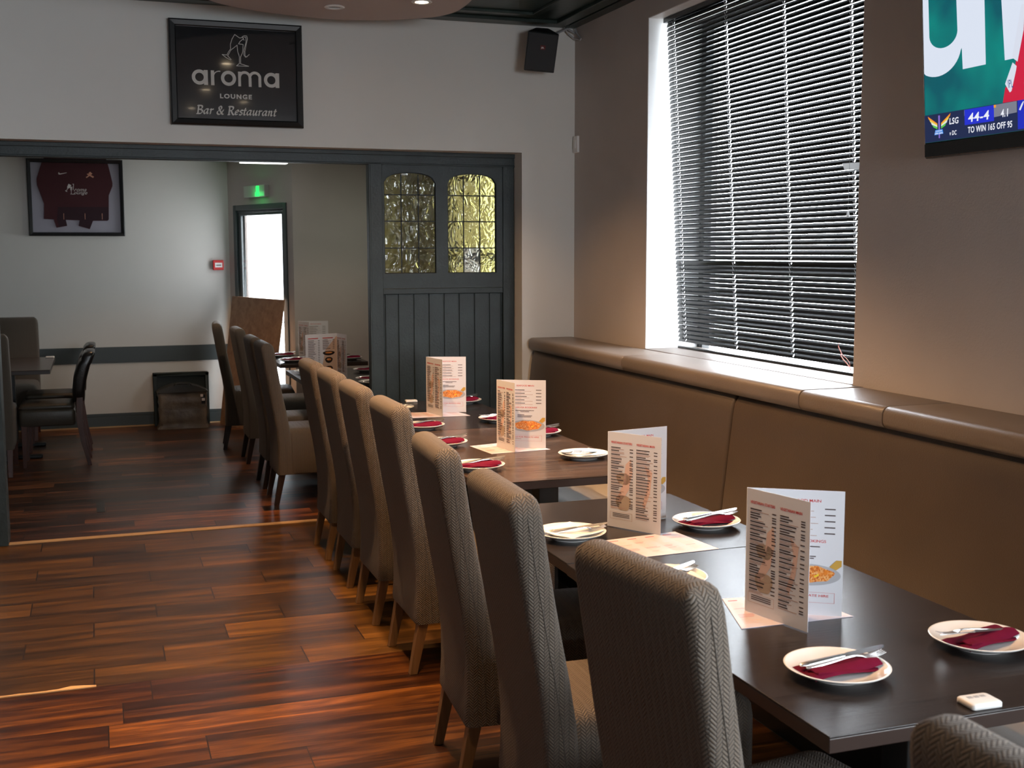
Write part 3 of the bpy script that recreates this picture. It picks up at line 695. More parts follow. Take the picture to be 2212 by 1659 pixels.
# leather chairs
def leather(label):
    t_ = thing('leather_chair', label, 'chair', (0, 0, 0), 0, 'dark leather chairs at the left table')
    rs = []
    for z, xa, xb, hw in ((.50, .03, .09, .17), (.515, .015, .105, .195), (.60, .010, .105, .205), (.70, -.010, .092, .212), (.79, -.035, .06, .215), (.815, -.050, .045, .214), (.83, -.056, .030, .212), (.86, -.068, .026, .21), (.885, -.074, .006, .205), (.895, -.062, -.012, .19)):
        rs.append(rrect(xa, xb, -hw, hw, .03, z, 4))
    obj('backrest', MB().rings(rs), M_LEATHER, t_, smooth=True, ang=1.1)
    rs = []
    for z, g in ((.325, .006), (.335, 0), (.43, 0), (.452, .004), (.455, .010), (.47, 0), (.49, .01), (.498, .05)): rs.append(rrect(.09+g, .50-g, -.205+g, .205-g, .03, z, 4))
    obj('seat', MB().rings(rs), M_LEATHER_SEAT, t_, smooth=True, ang=1.1)
    for s in (-1, 1):
        obj('leg', MB().rings([[Vector((x-w_, s*.185-.018, z)), Vector((x+w_, s*.185-.018, z)), Vector((x+w_, s*.185+.018, z)), Vector((x-w_, s*.185+.018, z))] for x, z, w_ in ((-.005, 0, .014), (.035, .18, .019), (.06, .36, .024), (.052, .54, .024))]), M_REDLEG, t_, bevel=.002)
        obj('leg', MB().rings([[Vector((x-w_, s*.18-w_, z)), Vector((x+w_, s*.18-w_, z)), Vector((x+w_, s*.18+w_, z)), Vector((x-w_, s*.18+w_, z))] for x, z, w_ in ((.47, 0, .014), (.465, .34, .021))]), M_REDLEG, t_, bevel=.002)
    return t_
l1 = leather('nearer dark leather chair facing left at the left table'); l1.location = (-.105, 9.98, 0); l1.rotation_euler = (0, 0, PI)
dup(l1, (-.10, 10.72, 0), PI, 'black leather chair behind the nearer leather chair')

# ------------------------------------------------------------------ table settings
plate_me = MB().lathe([(.001, .004), (.048, .004), (.052, 0), (.062, 0), (.064, .004), (.085, .010), (.106, .0185), (.1125, .0225), (.1135, .0245), (.112, .0255), (.108, .0245), (.088, .016), (.070, .0095), (.064, .008), (.001, .0075)], k=56)
def napkin_mesh():
    m = MB(); nx, ny = 20, 10; L, Wd = .185, .090
    def lay(z0, L, Wd, ox, oy, th, ph):
        top = []; bot = []
        for i in range(nx+1):
            rt_, rb = [], []
            for j in range(ny+1):
                u, v = i/nx, j/ny; x = ox+(u-.5)*L; y = oy+(v-.5)*(Wd*(1+.12*(u-.5)))
                e = min(1, 6*min(u, 1-u, v, 1-v)+.1)**.5
                zz = z0 + .004*math.sin(u*5+v*3+ph) + .003*math.sin(v*9+ph*2+u*2)
                rt_.append(Vector((x, y, zz+th*e))); rb.append(Vector((x, y, zz-th*.2*e)))
            top.append(rt_); bot.append(rb)
        n = len(m.v); k = (nx+1)*(ny+1)
        for r in top+bot: m.v += r
        I = lambda i, j, b=0: n+b*k+i*(ny+1)+j
        for i in range(nx):
            for j in range(ny):
                m.f.append((I(i, j), I(i+1, j), I(i+1, j+1), I(i, j+1))); m.f.append((I(i, j, 1), I(i, j+1, 1), I(i+1, j+1, 1), I(i+1, j, 1))); m.mi += [0, 0]
        for i in range(nx): m.f += [(I(i, 0), I(i, 0, 1), I(i+1, 0, 1), I(i+1, 0)), (I(i, ny), I(i+1, ny), I(i+1, ny, 1), I(i, ny, 1))]; m.mi += [0, 0]
        for j in range(ny): m.f += [(I(0, j), I(0, j+1), I(0, j+1, 1), I(0, j, 1)), (I(nx, j), I(nx, j, 1), I(nx, j+1, 1), I(nx, j+1))]; m.mi += [0, 0]
    lay(.0135, L, Wd, 0, 0, .007, 0); lay(.0235, L*.93, Wd*.62, .004, -.012, .008, 1.7)
    return m
def paper_mesh():
    m = MB(); pts = []
    n = 14; rs = []
    for i in range(n+1):
        u = i/n; r = []
        for j in range(n+1):
            v = j/n; x = (u-.5)*.16; y = (v-.5)*.16; d = max(abs(x), abs(y))
            r.append(Vector((x, y, .013+d*d*1.4+.0015*math.sin(u*7)+.001*math.sin(v*11+u*3))))
        rs.append(r)
    k = n+1; off = len(m.v)
    for r in rs: m.v += r
    for r in rs: m.v += [p+Vector((0, 0, .0022)) for p in r]
    for i in range(n):
        for j in range(n):
            a = off+i*k+j; m.f.append((a, a+1, a+k+1, a+k)); b = a+k*k; m.f.append((b, b+k, b+k+1, b+1)); m.mi += [0, 0]
    for i in range(n):
        for a, b in ((off+i*k, off+(i+1)*k), (off+(i+1)*k+n, off+i*k+n)): m.f.append((a, b, b+k*k, a+k*k)); m.mi.append(0)
        for a, b in ((off+i+1, off+i), (off+n*k+i, off+n*k+i+1)): m.f.append((a, b, b+k*k, a+k*k)); m.mi.append(0)
    return m
def fork_parts():
    h = MB(); rs = []
    for x, w_, z in ((-.100, .002, .001), (-.098, .0055, .001), (-.08, .0062, .0015), (-.04, .0045, .004), (-.005, .0028, .007), (.025, .0026, .008), (.036, .005, .006), (.046, .0105, .0025)):
        rs.append([Vector((x, -w_, z-.001)), Vector((x, w_, z-.001)), Vector((x, w_*.8, z+.0012)), Vector((x, -w_*.8, z+.0012))])
    h.rings(rs)
    t_ = MB()
    for k in range(4):
        y = -.0084+k*.0056
        t_.rings([[Vector((x, y-w_, z-.0008)), Vector((x, y+w_, z-.0008)), Vector((x, y+w_, z+.0008)), Vector((x, y-w_, z+.0008))] for x, w_, z in ((.045, .0021, .0025), (.06, .0018, .001), (.08, .0014, .002), (.096, .0006, .006))])
    return h, t_
def knife_parts():
    h = MB(); rs = []
    for x, w_, t2 in ((-.112, .003, .002), (-.110, .006, .003), (-.09, .0078, .0036), (-.04, .0068, .0034), (0, .0055, .003), (.004, .004, .0022)):
        rs.append([Vector((x, w_*math.cos(a), t2*math.sin(a))) for a in [q*PI/4 for q in range(8)]])
    h.rings(rs)
    b = MB(); rs = []
    for x, y0, y1 in ((.003, -.0035, .0035), (.012, -.0085, .006), (.05, -.0098, .006), (.085, -.0092, .0055), (.102, -.006, .005), (.109, 0, .003)):
        rs.append([Vector((x, y0, 0)), Vector((x, (y0+y1)/2, -.0007)), Vector((x, y1, -.0008)), Vector((x, y1, .0008)), Vector((x, (y0+y1)/2, .0007))])
    b.rings(rs); return h, b
PROTO = {}
def place(kind, build, name, cat, loc, rot, label, group):
    if kind not in PROTO:
        o = build(); PROTO[kind] = o
    else:
        r = PROTO[kind].copy(); COL.objects.link(r)
        for ch in PROTO[kind].children: c = ch.copy(); COL.objects.link(c); c.parent = r
        o = r
    o.location = loc; o.rotation_euler = rot; tag(o, label, cat, group); return o
def b_plate(): return obj('side_plate', plate_me, M_PORC, smooth=True, ang=1.0)
def b_nap(): return obj('cloth_napkin', napkin_mesh(), M_MAROON, smooth=True, ang=1.2)
def b_pap(): return obj('paper_napkin', paper_mesh(), M_PAPERNAP, smooth=True, ang=1.2)
def b_fork():
    h, t_ = fork_parts(); o = bpy.data.objects.new('dinner_fork', None); COL.objects.link(o); o.empty_display_size = .02
    obj('handle', h, M_STEEL, o, smooth=True, ang=1.0); obj('tines', t_, M_STEEL, o, smooth=True); return o
def b_knife():
    h, b = knife_parts(); o = bpy.data.objects.new('table_knife', None); COL.objects.link(o); o.empty_display_size = .02
    obj('handle', h, M_STEEL, o, smooth=True, ang=1.0); obj('blade', b, M_STEEL, o, smooth=True, ang=.5); return o
# x, y, cloth?, napkin angle, cutlery angle, description of the place
SET = [
 (1.478, 2.098, 1, 6, 0, 'on the nearest table, aisle side, left of the white pager'),
 (1.902, 2.150, 1, 14, 182, 'on the nearest table at the right picture edge'),
 (1.455, 2.865, 0, 0, 20, 'half hidden behind the largest foreground chair'),
 (1.890, 3.435, 1, 12, 4, 'on the short table, bench side, near the bench seam'),
 (1.405, 3.440, 0, 25, -4, 'on the short table, aisle side, beside a tall menu'),
 (2.018, 4.795, 0, 10, 192, 'at the bench side corner of the brown wood table'),
 (1.492, 4.690, 1, 4, 2, 'at the near aisle corner of the brown wood table'),
 (1.525, 5.330, 1, 6, 8, 'in the middle of the brown table, aisle side'),
 (1.575, 5.895, 1, 4, 4, 'at the near aisle corner of the last dark table'),
 (1.605, 6.640, 0, 8, 6, 'on the last dark table by the tan pager'),
 (2.030, 6.000, 1, 8, 190, 'on the last dark table, bench side, left of a menu'),
 (2.062, 5.480, 1, 0, 10, 'behind the menu of the brown table, bench side'),
 (2.075, 6.820, 1, 20, 24, 'behind the menu of the last dark table, by the partition'),
 (1.945, 8.900, 1, 0, 8, 'on the nearer next-room table, far bench side plate'),
 (1.830, 8.260, 1, 0, 2, 'on the nearer next-room table beside the partition edge'),
 (1.800, 8.02, 0, 0, 6, 'on the nearer next-room table at its near edge'),
 (1.500, 8.950, 0, 0, 6, 'on the nearer next-room table at its far left corner'),
 (1.525, 9.930, 1, 0, 4, 'on the furthest table, near left plate'),
 (1.525, 10.45, 1, 0, 12, 'on the furthest table, far left plate'),
 (2.020, 9.98, 1, 0, 10, 'on the furthest table, right of the menu')]
for x, y, cl, na, ca, wh in SET:
    z = .7502
    place('plate', b_plate, 'side_plate', 'plate', (x, y, z), (0, 0, 0), 'round white porcelain side plate '+wh, 'white side plates')
    if cl: place('nap', b_nap, 'cloth_napkin', 'napkin', (x, y, z+.001), (0, 0, rad(na)), 'folded maroon cloth napkin '+wh, 'maroon cloth napkins')
    else: place('pap', b_pap, 'paper_napkin', 'napkin', (x, y, z+.001), (0, 0, rad(na)), 'white paper napkin '+wh, 'white paper napkins')
    h = .033 if cl else .024
    c, s = math.cos(rad(ca)), math.sin(rad(ca)); off = .008
    place('fork', b_fork, 'dinner_fork', 'fork', (x+s*off+c*.018, y-c*off+s*.018, z+h), (rad(4), rad(-3), rad(ca)), 'steel dinner fork '+wh, 'dinner forks')
    ca2 = ca+2.5; c, s = math.cos(rad(ca2)), math.sin(rad(ca2))
    place('knife', b_knife, 'table_knife', 'knife', (x-s*off+c*.022, y+c*off+s*.022, z+h+.006), (rad(12), rad(-4), rad(ca2)), 'steel table knife '+wh, 'table knives')

# ------------------------------------------------------------------ menus
M_FOODDISH = plain('silver_dish_print', (.42, .42, .44), .4)
m_, n_, l_, b_ = mk('orange_rice_print')
vz = n_.new('ShaderNodeTexVoronoi'); vz.inputs['Scale'].default_value = 260
tc_ = n_.new('ShaderNodeTexCoord'); l_.new(tc_.outputs['Object'], vz.inputs['Vector'])
rp_ = n_.new('ShaderNodeValToRGB'); rp_.color_ramp.elements[0].color = (.35, .05, .01, 1); rp_.color_ramp.elements[1].color = (.85, .55, .25, 1)
e_ = rp_.color_ramp.elements.new(.45); e_.color = (.75, .22, .02, 1)
l_.new(vz.outputs['Color'], rp_.inputs[0]); l_.new(rp_.outputs[0], b_.inputs['Base Color']); b_.inputs['Roughness'].default_value = .4
M_FOOD = m_
M_PEPPER = plain('yellow_garnish_print', (.85, .6, .03), .4); M_SPOON = plain('gold_ladle_print', (.55, .32, .06), .4)
M_DARKDISH = plain('black_dish_print', (.02, .015, .012), .4)
MH = .318
def menu(fold, pA, pB, label, inside=False, w1=.212):
    fold = Vector((*fold, 0)); A = Vector((*pA, 0)); B = Vector((*pB, 0))
    t_ = thing('menu_card', label, 'menu', (fold.x, fold.y, .7523)); T = .0012
    def page(end, name, tint, sgn):
        d = (end-fold); L = d.length; d.normalize(); n = Vector((-d.y, d.x, 0))
        vis = -EYE.copy(); vis = (Vector((0, 0, 0))-Vector((fold.x, fold.y, 0))); 
        if n.dot(vis) < 0: n = -n
        mb = MB(); mb.rings([[Vector((0, 0, z)), d*L, d*L+n*T, n*T] if z == 0 else [Vector((0, 0, z)), d*L+Vector((0, 0, z)), d*L+n*T+Vector((0, 0, z)), n*T+Vector((0, 0, z))] for z in (0, MH)])
        return obj(name, mb, M_PAPER, t_), d, n, L
    ct = Vector((0, 0, 1))
    def prints(pg, d, n, L, kind, flip):
        # u from page left edge as seen from the camera
        o0 = d*L if flip else Vector((0, 0, 0)); ud = -d if flip else d
        lay = lambda e: o0 + n*(T+.0003+e)
        ink = MB(); red = MB(); pale = MB()
        def bar(mb, u0, u1, v, h, e=0): mb.quad(lay(e)+ud*u0*L+ct*v, lay(e)+ud*u1*L+ct*v, lay(e)+ud*u1*L+ct*(v+h), lay(e)+ud*u0*L+ct*(v+h))
        rnd = random.Random(hash(label) & 255 if False else len(label))
        if kind == 'list':
            def blob(pts_, mat):
                mb = MB(); mb.poly([lay(0)+ud*u*L+ct*v for u, v in pts_]); obj('pattern', mb, mat, pg)
            blob([(.34, .215), (.44, .235), (.47, .19), (.40, .13), (.30, .10), (.22, .085), (.18, .10), (.30, .15)], M_INKTAN)
            blob([(.70, .22), (.84, .20), (.80, .13), (.70, .075), (.66, .09), (.74, .14), (.76, .18)], M_INKTAN)
            for cu_, cv, ru, rv_ in ((.30, .165, .13, .022), (.30, .085, .14, .030)): blob([(cu_+ru*math.cos(a)*(1+.12*math.sin(3*a)), cv+rv_*math.sin(a)*(1+.15*math.cos(2*a))) for a in [q*PI/10 for q in range(20)]], M_INKFOOD)
            put_text(red, 'VEGETARIAN STARTERS', lay(.0003)+ud*.06*L+ct*.281, ud, ct, width=.40*L, height=.0075, bold=.002)
            put_text(red, 'VEGETARIAN MAIN', lay(.0003)+ud*.54*L+ct*.281, ud, ct, width=.34*L, height=.0075, bold=.002)
            for c0, c1, zb2 in ((.06, .48, .062), (.54, .93, .034)):
                v = .266
                while v > zb2:
                    bar(ink, c0, c0+rnd.uniform(.12, .27), v, .0031, .0003); bar(ink, c1-.065, c1, v-.002, .0029, .0003); v -= .0050
                    for q in range(rnd.choice((0, 1, 1, 2))):
                        bar(pale, c0, c0+rnd.uniform(.18, .31), v+.0008, .0016, .0003); v -= .0036
                    v -= .0012
            for u0, u1, v in ((.05, .47, .052), (.05, .47, .028)): bar(pale, u0, u1, v, .0008, .0003)
            for u in (.05, .466): bar(pale, u, u+.004, .028, .0245, .0003)
            for v in (.046, .041, .036): bar(ink, .10, .42, v, .0022, .0003)
        elif kind == 'main':
            put_text(red, 'SEAFOOD MAIN', lay(0)+ud*.40*L+ct*.288, ud, ct, width=.36*L, height=.0072, bold=.001)
            v = .270
            for k in range(5):
                bar(ink, .36, .36+rnd.uniform(.20, .30), v, .0030); bar(ink, .80, .91, v, .0030); bar(pale, .36, .36+rnd.uniform(.3, .4), v-.0052, .0014); bar(pale, .36, .50, v-.0085, .0014); v -= .0155
            put_text(red, 'KAROGA BOOKINGS', lay(0)+ud*.36*L+ct*.186, ud, ct, width=.46*L, height=.0072, bold=.001)
            for v, a, b2 in ((.174, .38, .76), (.168, .48, .66), (.154, .42, .56), (.149, .42, .72), (.144, .42, .70)): bar(ink, a, b2, v, .0026)
            mb = MB(); mb.poly([lay(0)+ud*(.62+.36*math.cos(a))*L+ct*(.103+.028*math.sin(a)) for a in [q*PI/16 for q in range(32)]])
            dish = obj('dish_picture', mb, M_FOODDISH, pg)
            mb = MB(); mb.poly([lay(.0003)+ud*(.63+.28*math.cos(a)*(1+.06*math.sin(5*a)))*L+ct*(.105+.022*math.sin(a)*(1+.08*math.sin(7*a))) for a in [q*PI/16 for q in range(32)]])
            obj('rice_picture', mb, M_FOOD, dish)
            mb = MB(); mb.poly([lay(.0006)+ud*u*L+ct*v for u, v in ((.70, .100), (.735, .104), (.76, .108), (.75, .101), (.72, .097))]); obj('garnish_picture', mb, M_PEPPER, dish)
            mb = MB(); mb.poly([lay(.0006)+ud*u*L+ct*v for u, v in ((.86, .125), (.93, .143), (.985, .143), (.985, .128), (.93, .118))]); obj('ladle_picture', mb, M_SPOON, dish)
            put_text(red, 'AVAILABLE FOR PRIVATE HIRE', lay(0)+ud*.18*L+ct*.047, ud, ct, width=.68*L, height=.0062, bold=.001)
            bar(pale, .2, .5, .040, .002)
            for u0, u1, v in ((.12, .92, .058), (.12, .92, .032)): bar(red, u0, u1, v, .0005)
            for u in (.12, .918): bar(red, u, u+.003, .032, .026)
        elif kind == 'tan':
            mb = MB(); mb.quad(lay(0)+ud*.45*L, lay(0)+ud*L, lay(0)+ud*L+ct*MH*.95, lay(0)+ud*.62*L+ct*MH*.62); 
            obj('tan_background', mb, M_TANPAPER, pg)
            for c0, c1 in ((.08, .45), (.54, .92)):
                bar(red, c0, c1-.05, .284, .006, .0003); v = .27
                while v > (.03 if c0 < .5 else .20): bar(ink, c0, c0+rnd.uniform(.15, .25), v, .0034, .0003); bar(ink, c1-.06, c1, v, .0034, .0003); bar(pale, c0, c0+.28, v-.0045, .0016, .0003); v -= .0125
            for v0, hh, wd2 in ((.175, .016, .19), (.125, .022, .12), (.06, .022, .12)):
                mb = MB(); mb.poly([lay(.0003)+ud*(.73+wd2*math.cos(a)*(1+.06*math.sin(5*a)))*L+ct*(v0+hh*math.sin(a)*(1+.08*math.sin(3*a))) for a in [q*PI/12 for q in range(24)]]); dd = obj('dish_picture', mb, M_DARKDISH, pg)
                mb = MB(); mb.poly([lay(.0006)+ud*(.73+wd2*.6*math.cos(a))*L+ct*(v0+.003+hh*.35*math.sin(a)) for a in [q*PI/10 for q in range(20)]]); obj('curry_picture', mb, M_FOOD, dd)
        if red.f: obj('red_heading', red, M_INKRED, pg)
        if ink.f: tag(obj('menu_text', ink, M_INK, pg))
        if pale.f: obj('fine_print', pale, M_INKBR, pg)
    pa, d, n, L = page(A, 'page', 0, 1)
    if inside: prints(pa, d, n, L, 'tan', True)
    else: prints(pa, d, n, L, 'list', False)
    pb, d, n, L = page(B, 'page', 0, 1)
    prints(pb, d, n, L, 'list' if inside else 'main', False)
    cover = obj('spine_edge', MB().box(-.0014, .0014, -.0014, .0014, 0, MH), M_WHITEPL, t_)
def v2(p): return (p.x, p.y)
ZP = .7523
menu(v2(PZ(1610, 1318, ZP)), v2(PZ(1745, 1366, ZP)), v2(PZ(1818, 1332, ZP)), 'folded menu card standing on the nearest table, largest in view')
menu(v2(PZ(1313, 1135, ZP)), v2(PZ(1427, 1156, ZP)), v2(PZ(1438, 1118, ZP)), 'folded menu card standing on the short table, seen nearly edge on')
menu(v2(PZ(1074, 965, ZP)), v2(PZ(1113, 977, ZP)), v2(PZ(1179, 968, ZP)), 'folded menu card standing on the brown wood table')
menu(v2(PZ(922, 890, ZP)), v2(PZ(957, 900, ZP)), v2(PZ(1007, 890, ZP)), 'folded menu card before the teal partition panel')
f5 = PZ(729, 812, ZP)
menu(v2(f5), (f5.x-.25, f5.y-.10), (f5.x+.035, f5.y-.19), 'folded menu card with tan page and black dishes, in the next room', inside=True)
f6 = PZ(646, 772, ZP)
menu(v2(f6), (f6.x+.06, f6.y-.20), (f6.x+.25, f6.y-.06), 'folded menu card on the furthest table, by the exit door')

def sheet(c, label, rows=9, tilt=0):
    M_LEAF = M_LEAFLET; c = [PZ(*p, .7504) for p in c]; t_ = thing('paper_leaflet', label, 'leaflet', (0, 0, 0), 0, 'printed leaflets under the menus')
    pg = obj('sheet', MB().rings([[p for p in c], [p+Vector((0, 0, .0012)) for p in c]]), M_LEAF, t_)
    def b(u, v): return c[0]*(1-u)*(1-v)+c[1]*(1-u)*v + c[2]*u*v + c[3]*u*(1-v) + Vector((0, 0, .0015))
    
    red = MB(); ink = MB(); rnd = random.Random(5)
    for col in range(4):
        u0 = .05+col*.24
        red.quad(b(u0, .09), b(u0+.12, .09), b(u0+.12, .115), b(u0, .115))
        for k in range(rows*2):
            v = .18+k*.04
            if v > .93: break
            u1 = u0+rnd.uniform(.08, .18); mb = red if rnd.random() < .18 else ink
            mb.quad(b(u0, v), b(u1, v), b(u1, v+.009), b(u0, v+.009))
    obj('red_heading', red, M_INKRED, pg); obj('fine_print', ink, M_INKTAN, pg)
sheet([(1560, 1294), (1602, 1359), (1843, 1332), (1716, 1284)], 'printed paper leaflet lying under the nearest menu card')
sheet([(1300, 1169), (1375, 1206), (1553, 1186), (1458, 1149)], 'printed paper leaflet lying beside the menu on the short table')
sheet([(1015, 964), (1062, 981), (1189, 971), (1120, 953)], 'printed paper leaflet lying under the menu on the brown table')
sheet([(874, 892), (892, 903), (1016, 898), (985, 889)], 'printed paper leaflet lying under the menu by the partition')

def pager(x, y, rz, label, mat=M_WHITEPL, s=1):
    t_ = thing('table_pager', label, 'pager', (x, y, .7502), rz)
    rs = [rrect(-.036*s+g, .036*s-g, -.028*s+g, .028*s-g, .008, z, 4) for z, g in ((0, .003), (.002, 0), (.010, 0), (.0125, .002), (.0135, .006))]
    b = obj('body', MB().rings(rs), mat, t_, smooth=True, ang=1)
    k = MB(); 
    for i in range(3): k.box(-.022*s+i*.015*s, -.010*s+i*.015*s, .004, .014, .0134, .0139)
    obj('keypad', k, M_GREYPL, b)
pager(1.650, 1.858, rad(-2), 'white rounded call pager near the corner of the nearest table')
pq = PZ(888, 866, .757); pager(pq.x, pq.y, rad(-5), 'white call pager on the last dark table, by the partition')
pq = PZ(118, 766, .757); pager(pq.x-.03, 11.1, 0, 'small white call pager at the far end of the left table')

# ------------------------------------------------------------------ framed sign
YS = 7.118
sg = thing('framed_sign', 'black framed aroma lounge sign with champagne glasses, above the beam', 'sign', (0, 0, 0))
sx0, sx1, sz0, sz1 = .441, 1.192, 2.392, 2.982
def frame(name, x0, x1, z0, z1, w_, y0, y1, mat, par):
    mb = MB(); o_ = [(x0, z0), (x1, z0), (x1, z1), (x0, z1)]; sgn = [(1, 1), (-1, 1), (-1, -1), (1, -1)]
    lay = [(0, y1), (0, y0+.008), (.008, y0), (w_-.006, y0+.006), (w_, y0+.014), (w_, y1)]
    for i in range(4):
        j = (i+1) % 4
        for (g0, ya2), (g1, yb2) in zip(lay[:-1], lay[1:]):
            mb.quad((o_[i][0]+sgn[i][0]*g0, ya2, o_[i][1]+sgn[i][1]*g0), (o_[j][0]+sgn[j][0]*g0, ya2, o_[j][1]+sgn[j][1]*g0), (o_[j][0]+sgn[j][0]*g1, yb2, o_[j][1]+sgn[j][1]*g1), (o_[i][0]+sgn[i][0]*g1, yb2, o_[i][1]+sgn[i][1]*g1))
    return obj(name, mb, mat, par)
frame('frame', sx0, sx1, sz0, sz1, .038, 7.10, 7.15, M_FRAMEBLK, sg)
pnl = obj('glazed_panel', MB().box(sx0+.03, sx1-.03, YS, YS+.012, sz0+.03, sz1-.03), M_SIGN, sg)
SY = YS-.0006
zo = lambda x, y: PY(400+x/7.9, 60+y/7.9, SY)       # point of the sign face
f2 = lambda v: Vector((v.x, SY, v.y))
glass = MB()
for pl in ([(845,115),(800,190),(772,280),(775,360),(740,410),(710,465),(630,455),(700,510),(775,550),(785,540),(725,480),(780,380),(890,295)],
           [(845,115),(930,175),(985,165),(1005,215)], [(990,190),(940,230),(910,275),(985,285)],
           [(885,300),(895,400),(925,495),(925,610),(875,650),(1085,658),(945,615),(945,500),(980,420),(990,285)],
           [(970,155),(1010,135),(1050,140),(1062,190),(1045,270),(1020,400),(1020,480),(1050,495),(1095,455)],
           [(1000,160),(1035,160),(1040,240),(1002,380),(1000,460),(1030,503),(1060,495)]):
    ps = [zo(*p) for p in pl]; stroke(glass, [Vector((p.x, p.z, 0)) for p in ps], f2, .0032)
obj('champagne_glasses', glass, M_SIGNINK, pnl)
# the word aroma, drawn as rings and stems
ar = MB()
def ringz(cx, cz, r1, r2, a0=0, a1=2*PI, k=28):
    for q in range(k):
        a, b = a0+(a1-a0)*q/k, a0+(a1-a0)*(q+1)/k
        ar.quad((cx+r1*math.cos(a), SY, cz+r1*math.sin(a)), (cx+r2*math.cos(a), SY, cz+r2*math.sin(a)), (cx+r2*math.cos(b), SY, cz+r2*math.sin(b)), (cx+r1*math.cos(b), SY, cz+r1*math.sin(b)))
def rectz(x0, x1, z0, z1, e=0): ar.quad((x0, SY-e, z0), (x1, SY-e, z0), (x1, SY-e, z1), (x0, SY-e, z1))
def X(px, py=880): return zo(px, py).x
zc = zo(860, 868).z; unit = X(1000)-X(900); S1 = unit/100
def Xa(p): return X(p)
R_o, R_i = 128*S1, 72*S1; zb0 = zc-128*S1; ztp = zc+122*S1
c1 = Xa(245); ringz(c1, zc, R_i, R_o); rectz(c1+R_i, Xa(388), zb0, ztp, .0002)
rectz(Xa(440), Xa(497), zb0, ztp, .0002)
cxr = Xa(580); ringz(cxr, zc+20*S1, 84*S1, 128*S1-27*S1+0*S1, PI/2-.25, PI+.1, 12)
c2 = Xa(740); ringz(c2, zc, R_i, R_o)
rectz(Xa(905), Xa(952), zb0, ztp, .0002); rectz(Xa(1083), Xa(1131), zb0, zc+25*S1, .0002); rectz(Xa(1250), Xa(1298), zb0, zc+25*S1, .0002)
SY0 = SY
for cc in (1018, 1190):
    SY = SY0-.0004-(cc-1018)*1e-6
    ringz(Xa(cc), zc+25*S1, 64*S1, 110*S1, 0, PI, 16)
SY = SY0
c3 = Xa(1470); ringz(c3, zc, R_i, R_o); rectz(c3+R_i, Xa(1605), zb0, ztp, .0002)
obj('brand_lettering', ar, M_SIGNINK, pnl)
tx = MB(); a, b2 = zo(596, 1205), zo(1140, 1222)
put_text(tx, 'LOUNGE', (a.x, SY, (a.z+b2.z)/2+.0), (1, 0, 0), (0, 0, 1), width=b2.x-a.x, height=zo(600, 1125).z-a.z, spacing=1.25, bold=.004)
obj('lounge_lettering', tx, M_SIGNINK, pnl)
GL = {'B': ([[(.15,0),(.15,1)],[(0,1),(.45,1),(.62,.88),(.58,.66),(.38,.54),(.15,.53)],[(.38,.54),(.65,.42),(.68,.2),(.5,.03),(.0,0)]], .86),
 'R': ([[(.15,0),(.15,1)],[(0,1),(.45,1),(.62,.88),(.58,.64),(.38,.52),(.15,.51)],[(.36,.52),(.66,.04),(.84,.0)],[(.02,0),(.3,0)]], .9),
 'a': ([[(.5,.6),(.3,.6),(.08,.4),(.05,.15),(.15,.02),(.3,.08),(.48,.38)],[(.54,.62),(.46,.2),(.5,.03),(.64,.1)]], .74),
 'r': ([[(.02,.52),(.15,.6),(.12,.0)],[(.14,.38),(.3,.58),(.46,.57)]], .54),
 'e': ([[(.08,.28),(.38,.36),(.42,.5),(.3,.6),(.12,.46),(.05,.2),(.16,.02),(.4,.1)]], .56),
 's': ([[(.42,.55),(.25,.61),(.1,.48),(.2,.35),(.35,.24),(.34,.07),(.2,0),(.03,.05)]], .52),
 't': ([[(.22,.86),(.12,.2),(.17,.02),(.34,.08)],[(.0,.6),(.38,.6)]], .46),
 'u': ([[(.02,.52),(.14,.6),(.1,.18),(.18,.01),(.32,.1),(.48,.42)],[(.53,.62),(.46,.15),(.52,.02),(.66,.1)]], .74),
 'n': ([[(.02,.52),(.14,.6),(.1,0)],[(.13,.35),(.3,.58),(.46,.55),(.42,.15),(.48,.02),(.62,.1)]], .72),
 '&': ([[(.8,.58),(.55,.12),(.25,-.02),(.04,.15),(.12,.4),(.45,.6),(.52,.85),(.36,1),(.2,.88),(.26,.62),(.66,.06),(.86,.02)]], .98), ' ': ([], .42)}
it = MB(); word = 'Bar & Restaurant'; tot = sum(GL[c][1] for c in word)
p0, p1 = zo(196, 1466), zo(1560, 1500); ksc = (p1.x-p0.x)/(tot-.0); hcap = zo(200, 1328).z-p0.z; xx = 0
for c in word:
    for pl in GL[c][0]:
        sl = smooth_line(pl, 4) if len(pl) > 2 else [Vector((*q, 0)) for q in pl]
        pts = [Vector((p0.x + (xx+q.x+q.y*.16)*ksc, (p0.z+p1.z)/2-.001 + q.y*hcap, 0)) for q in sl]
        stroke(it, pts, f2, .0066, nib=.65)
    xx += GL[c][1]
obj('tagline_lettering', it, M_SIGNINK, pnl)

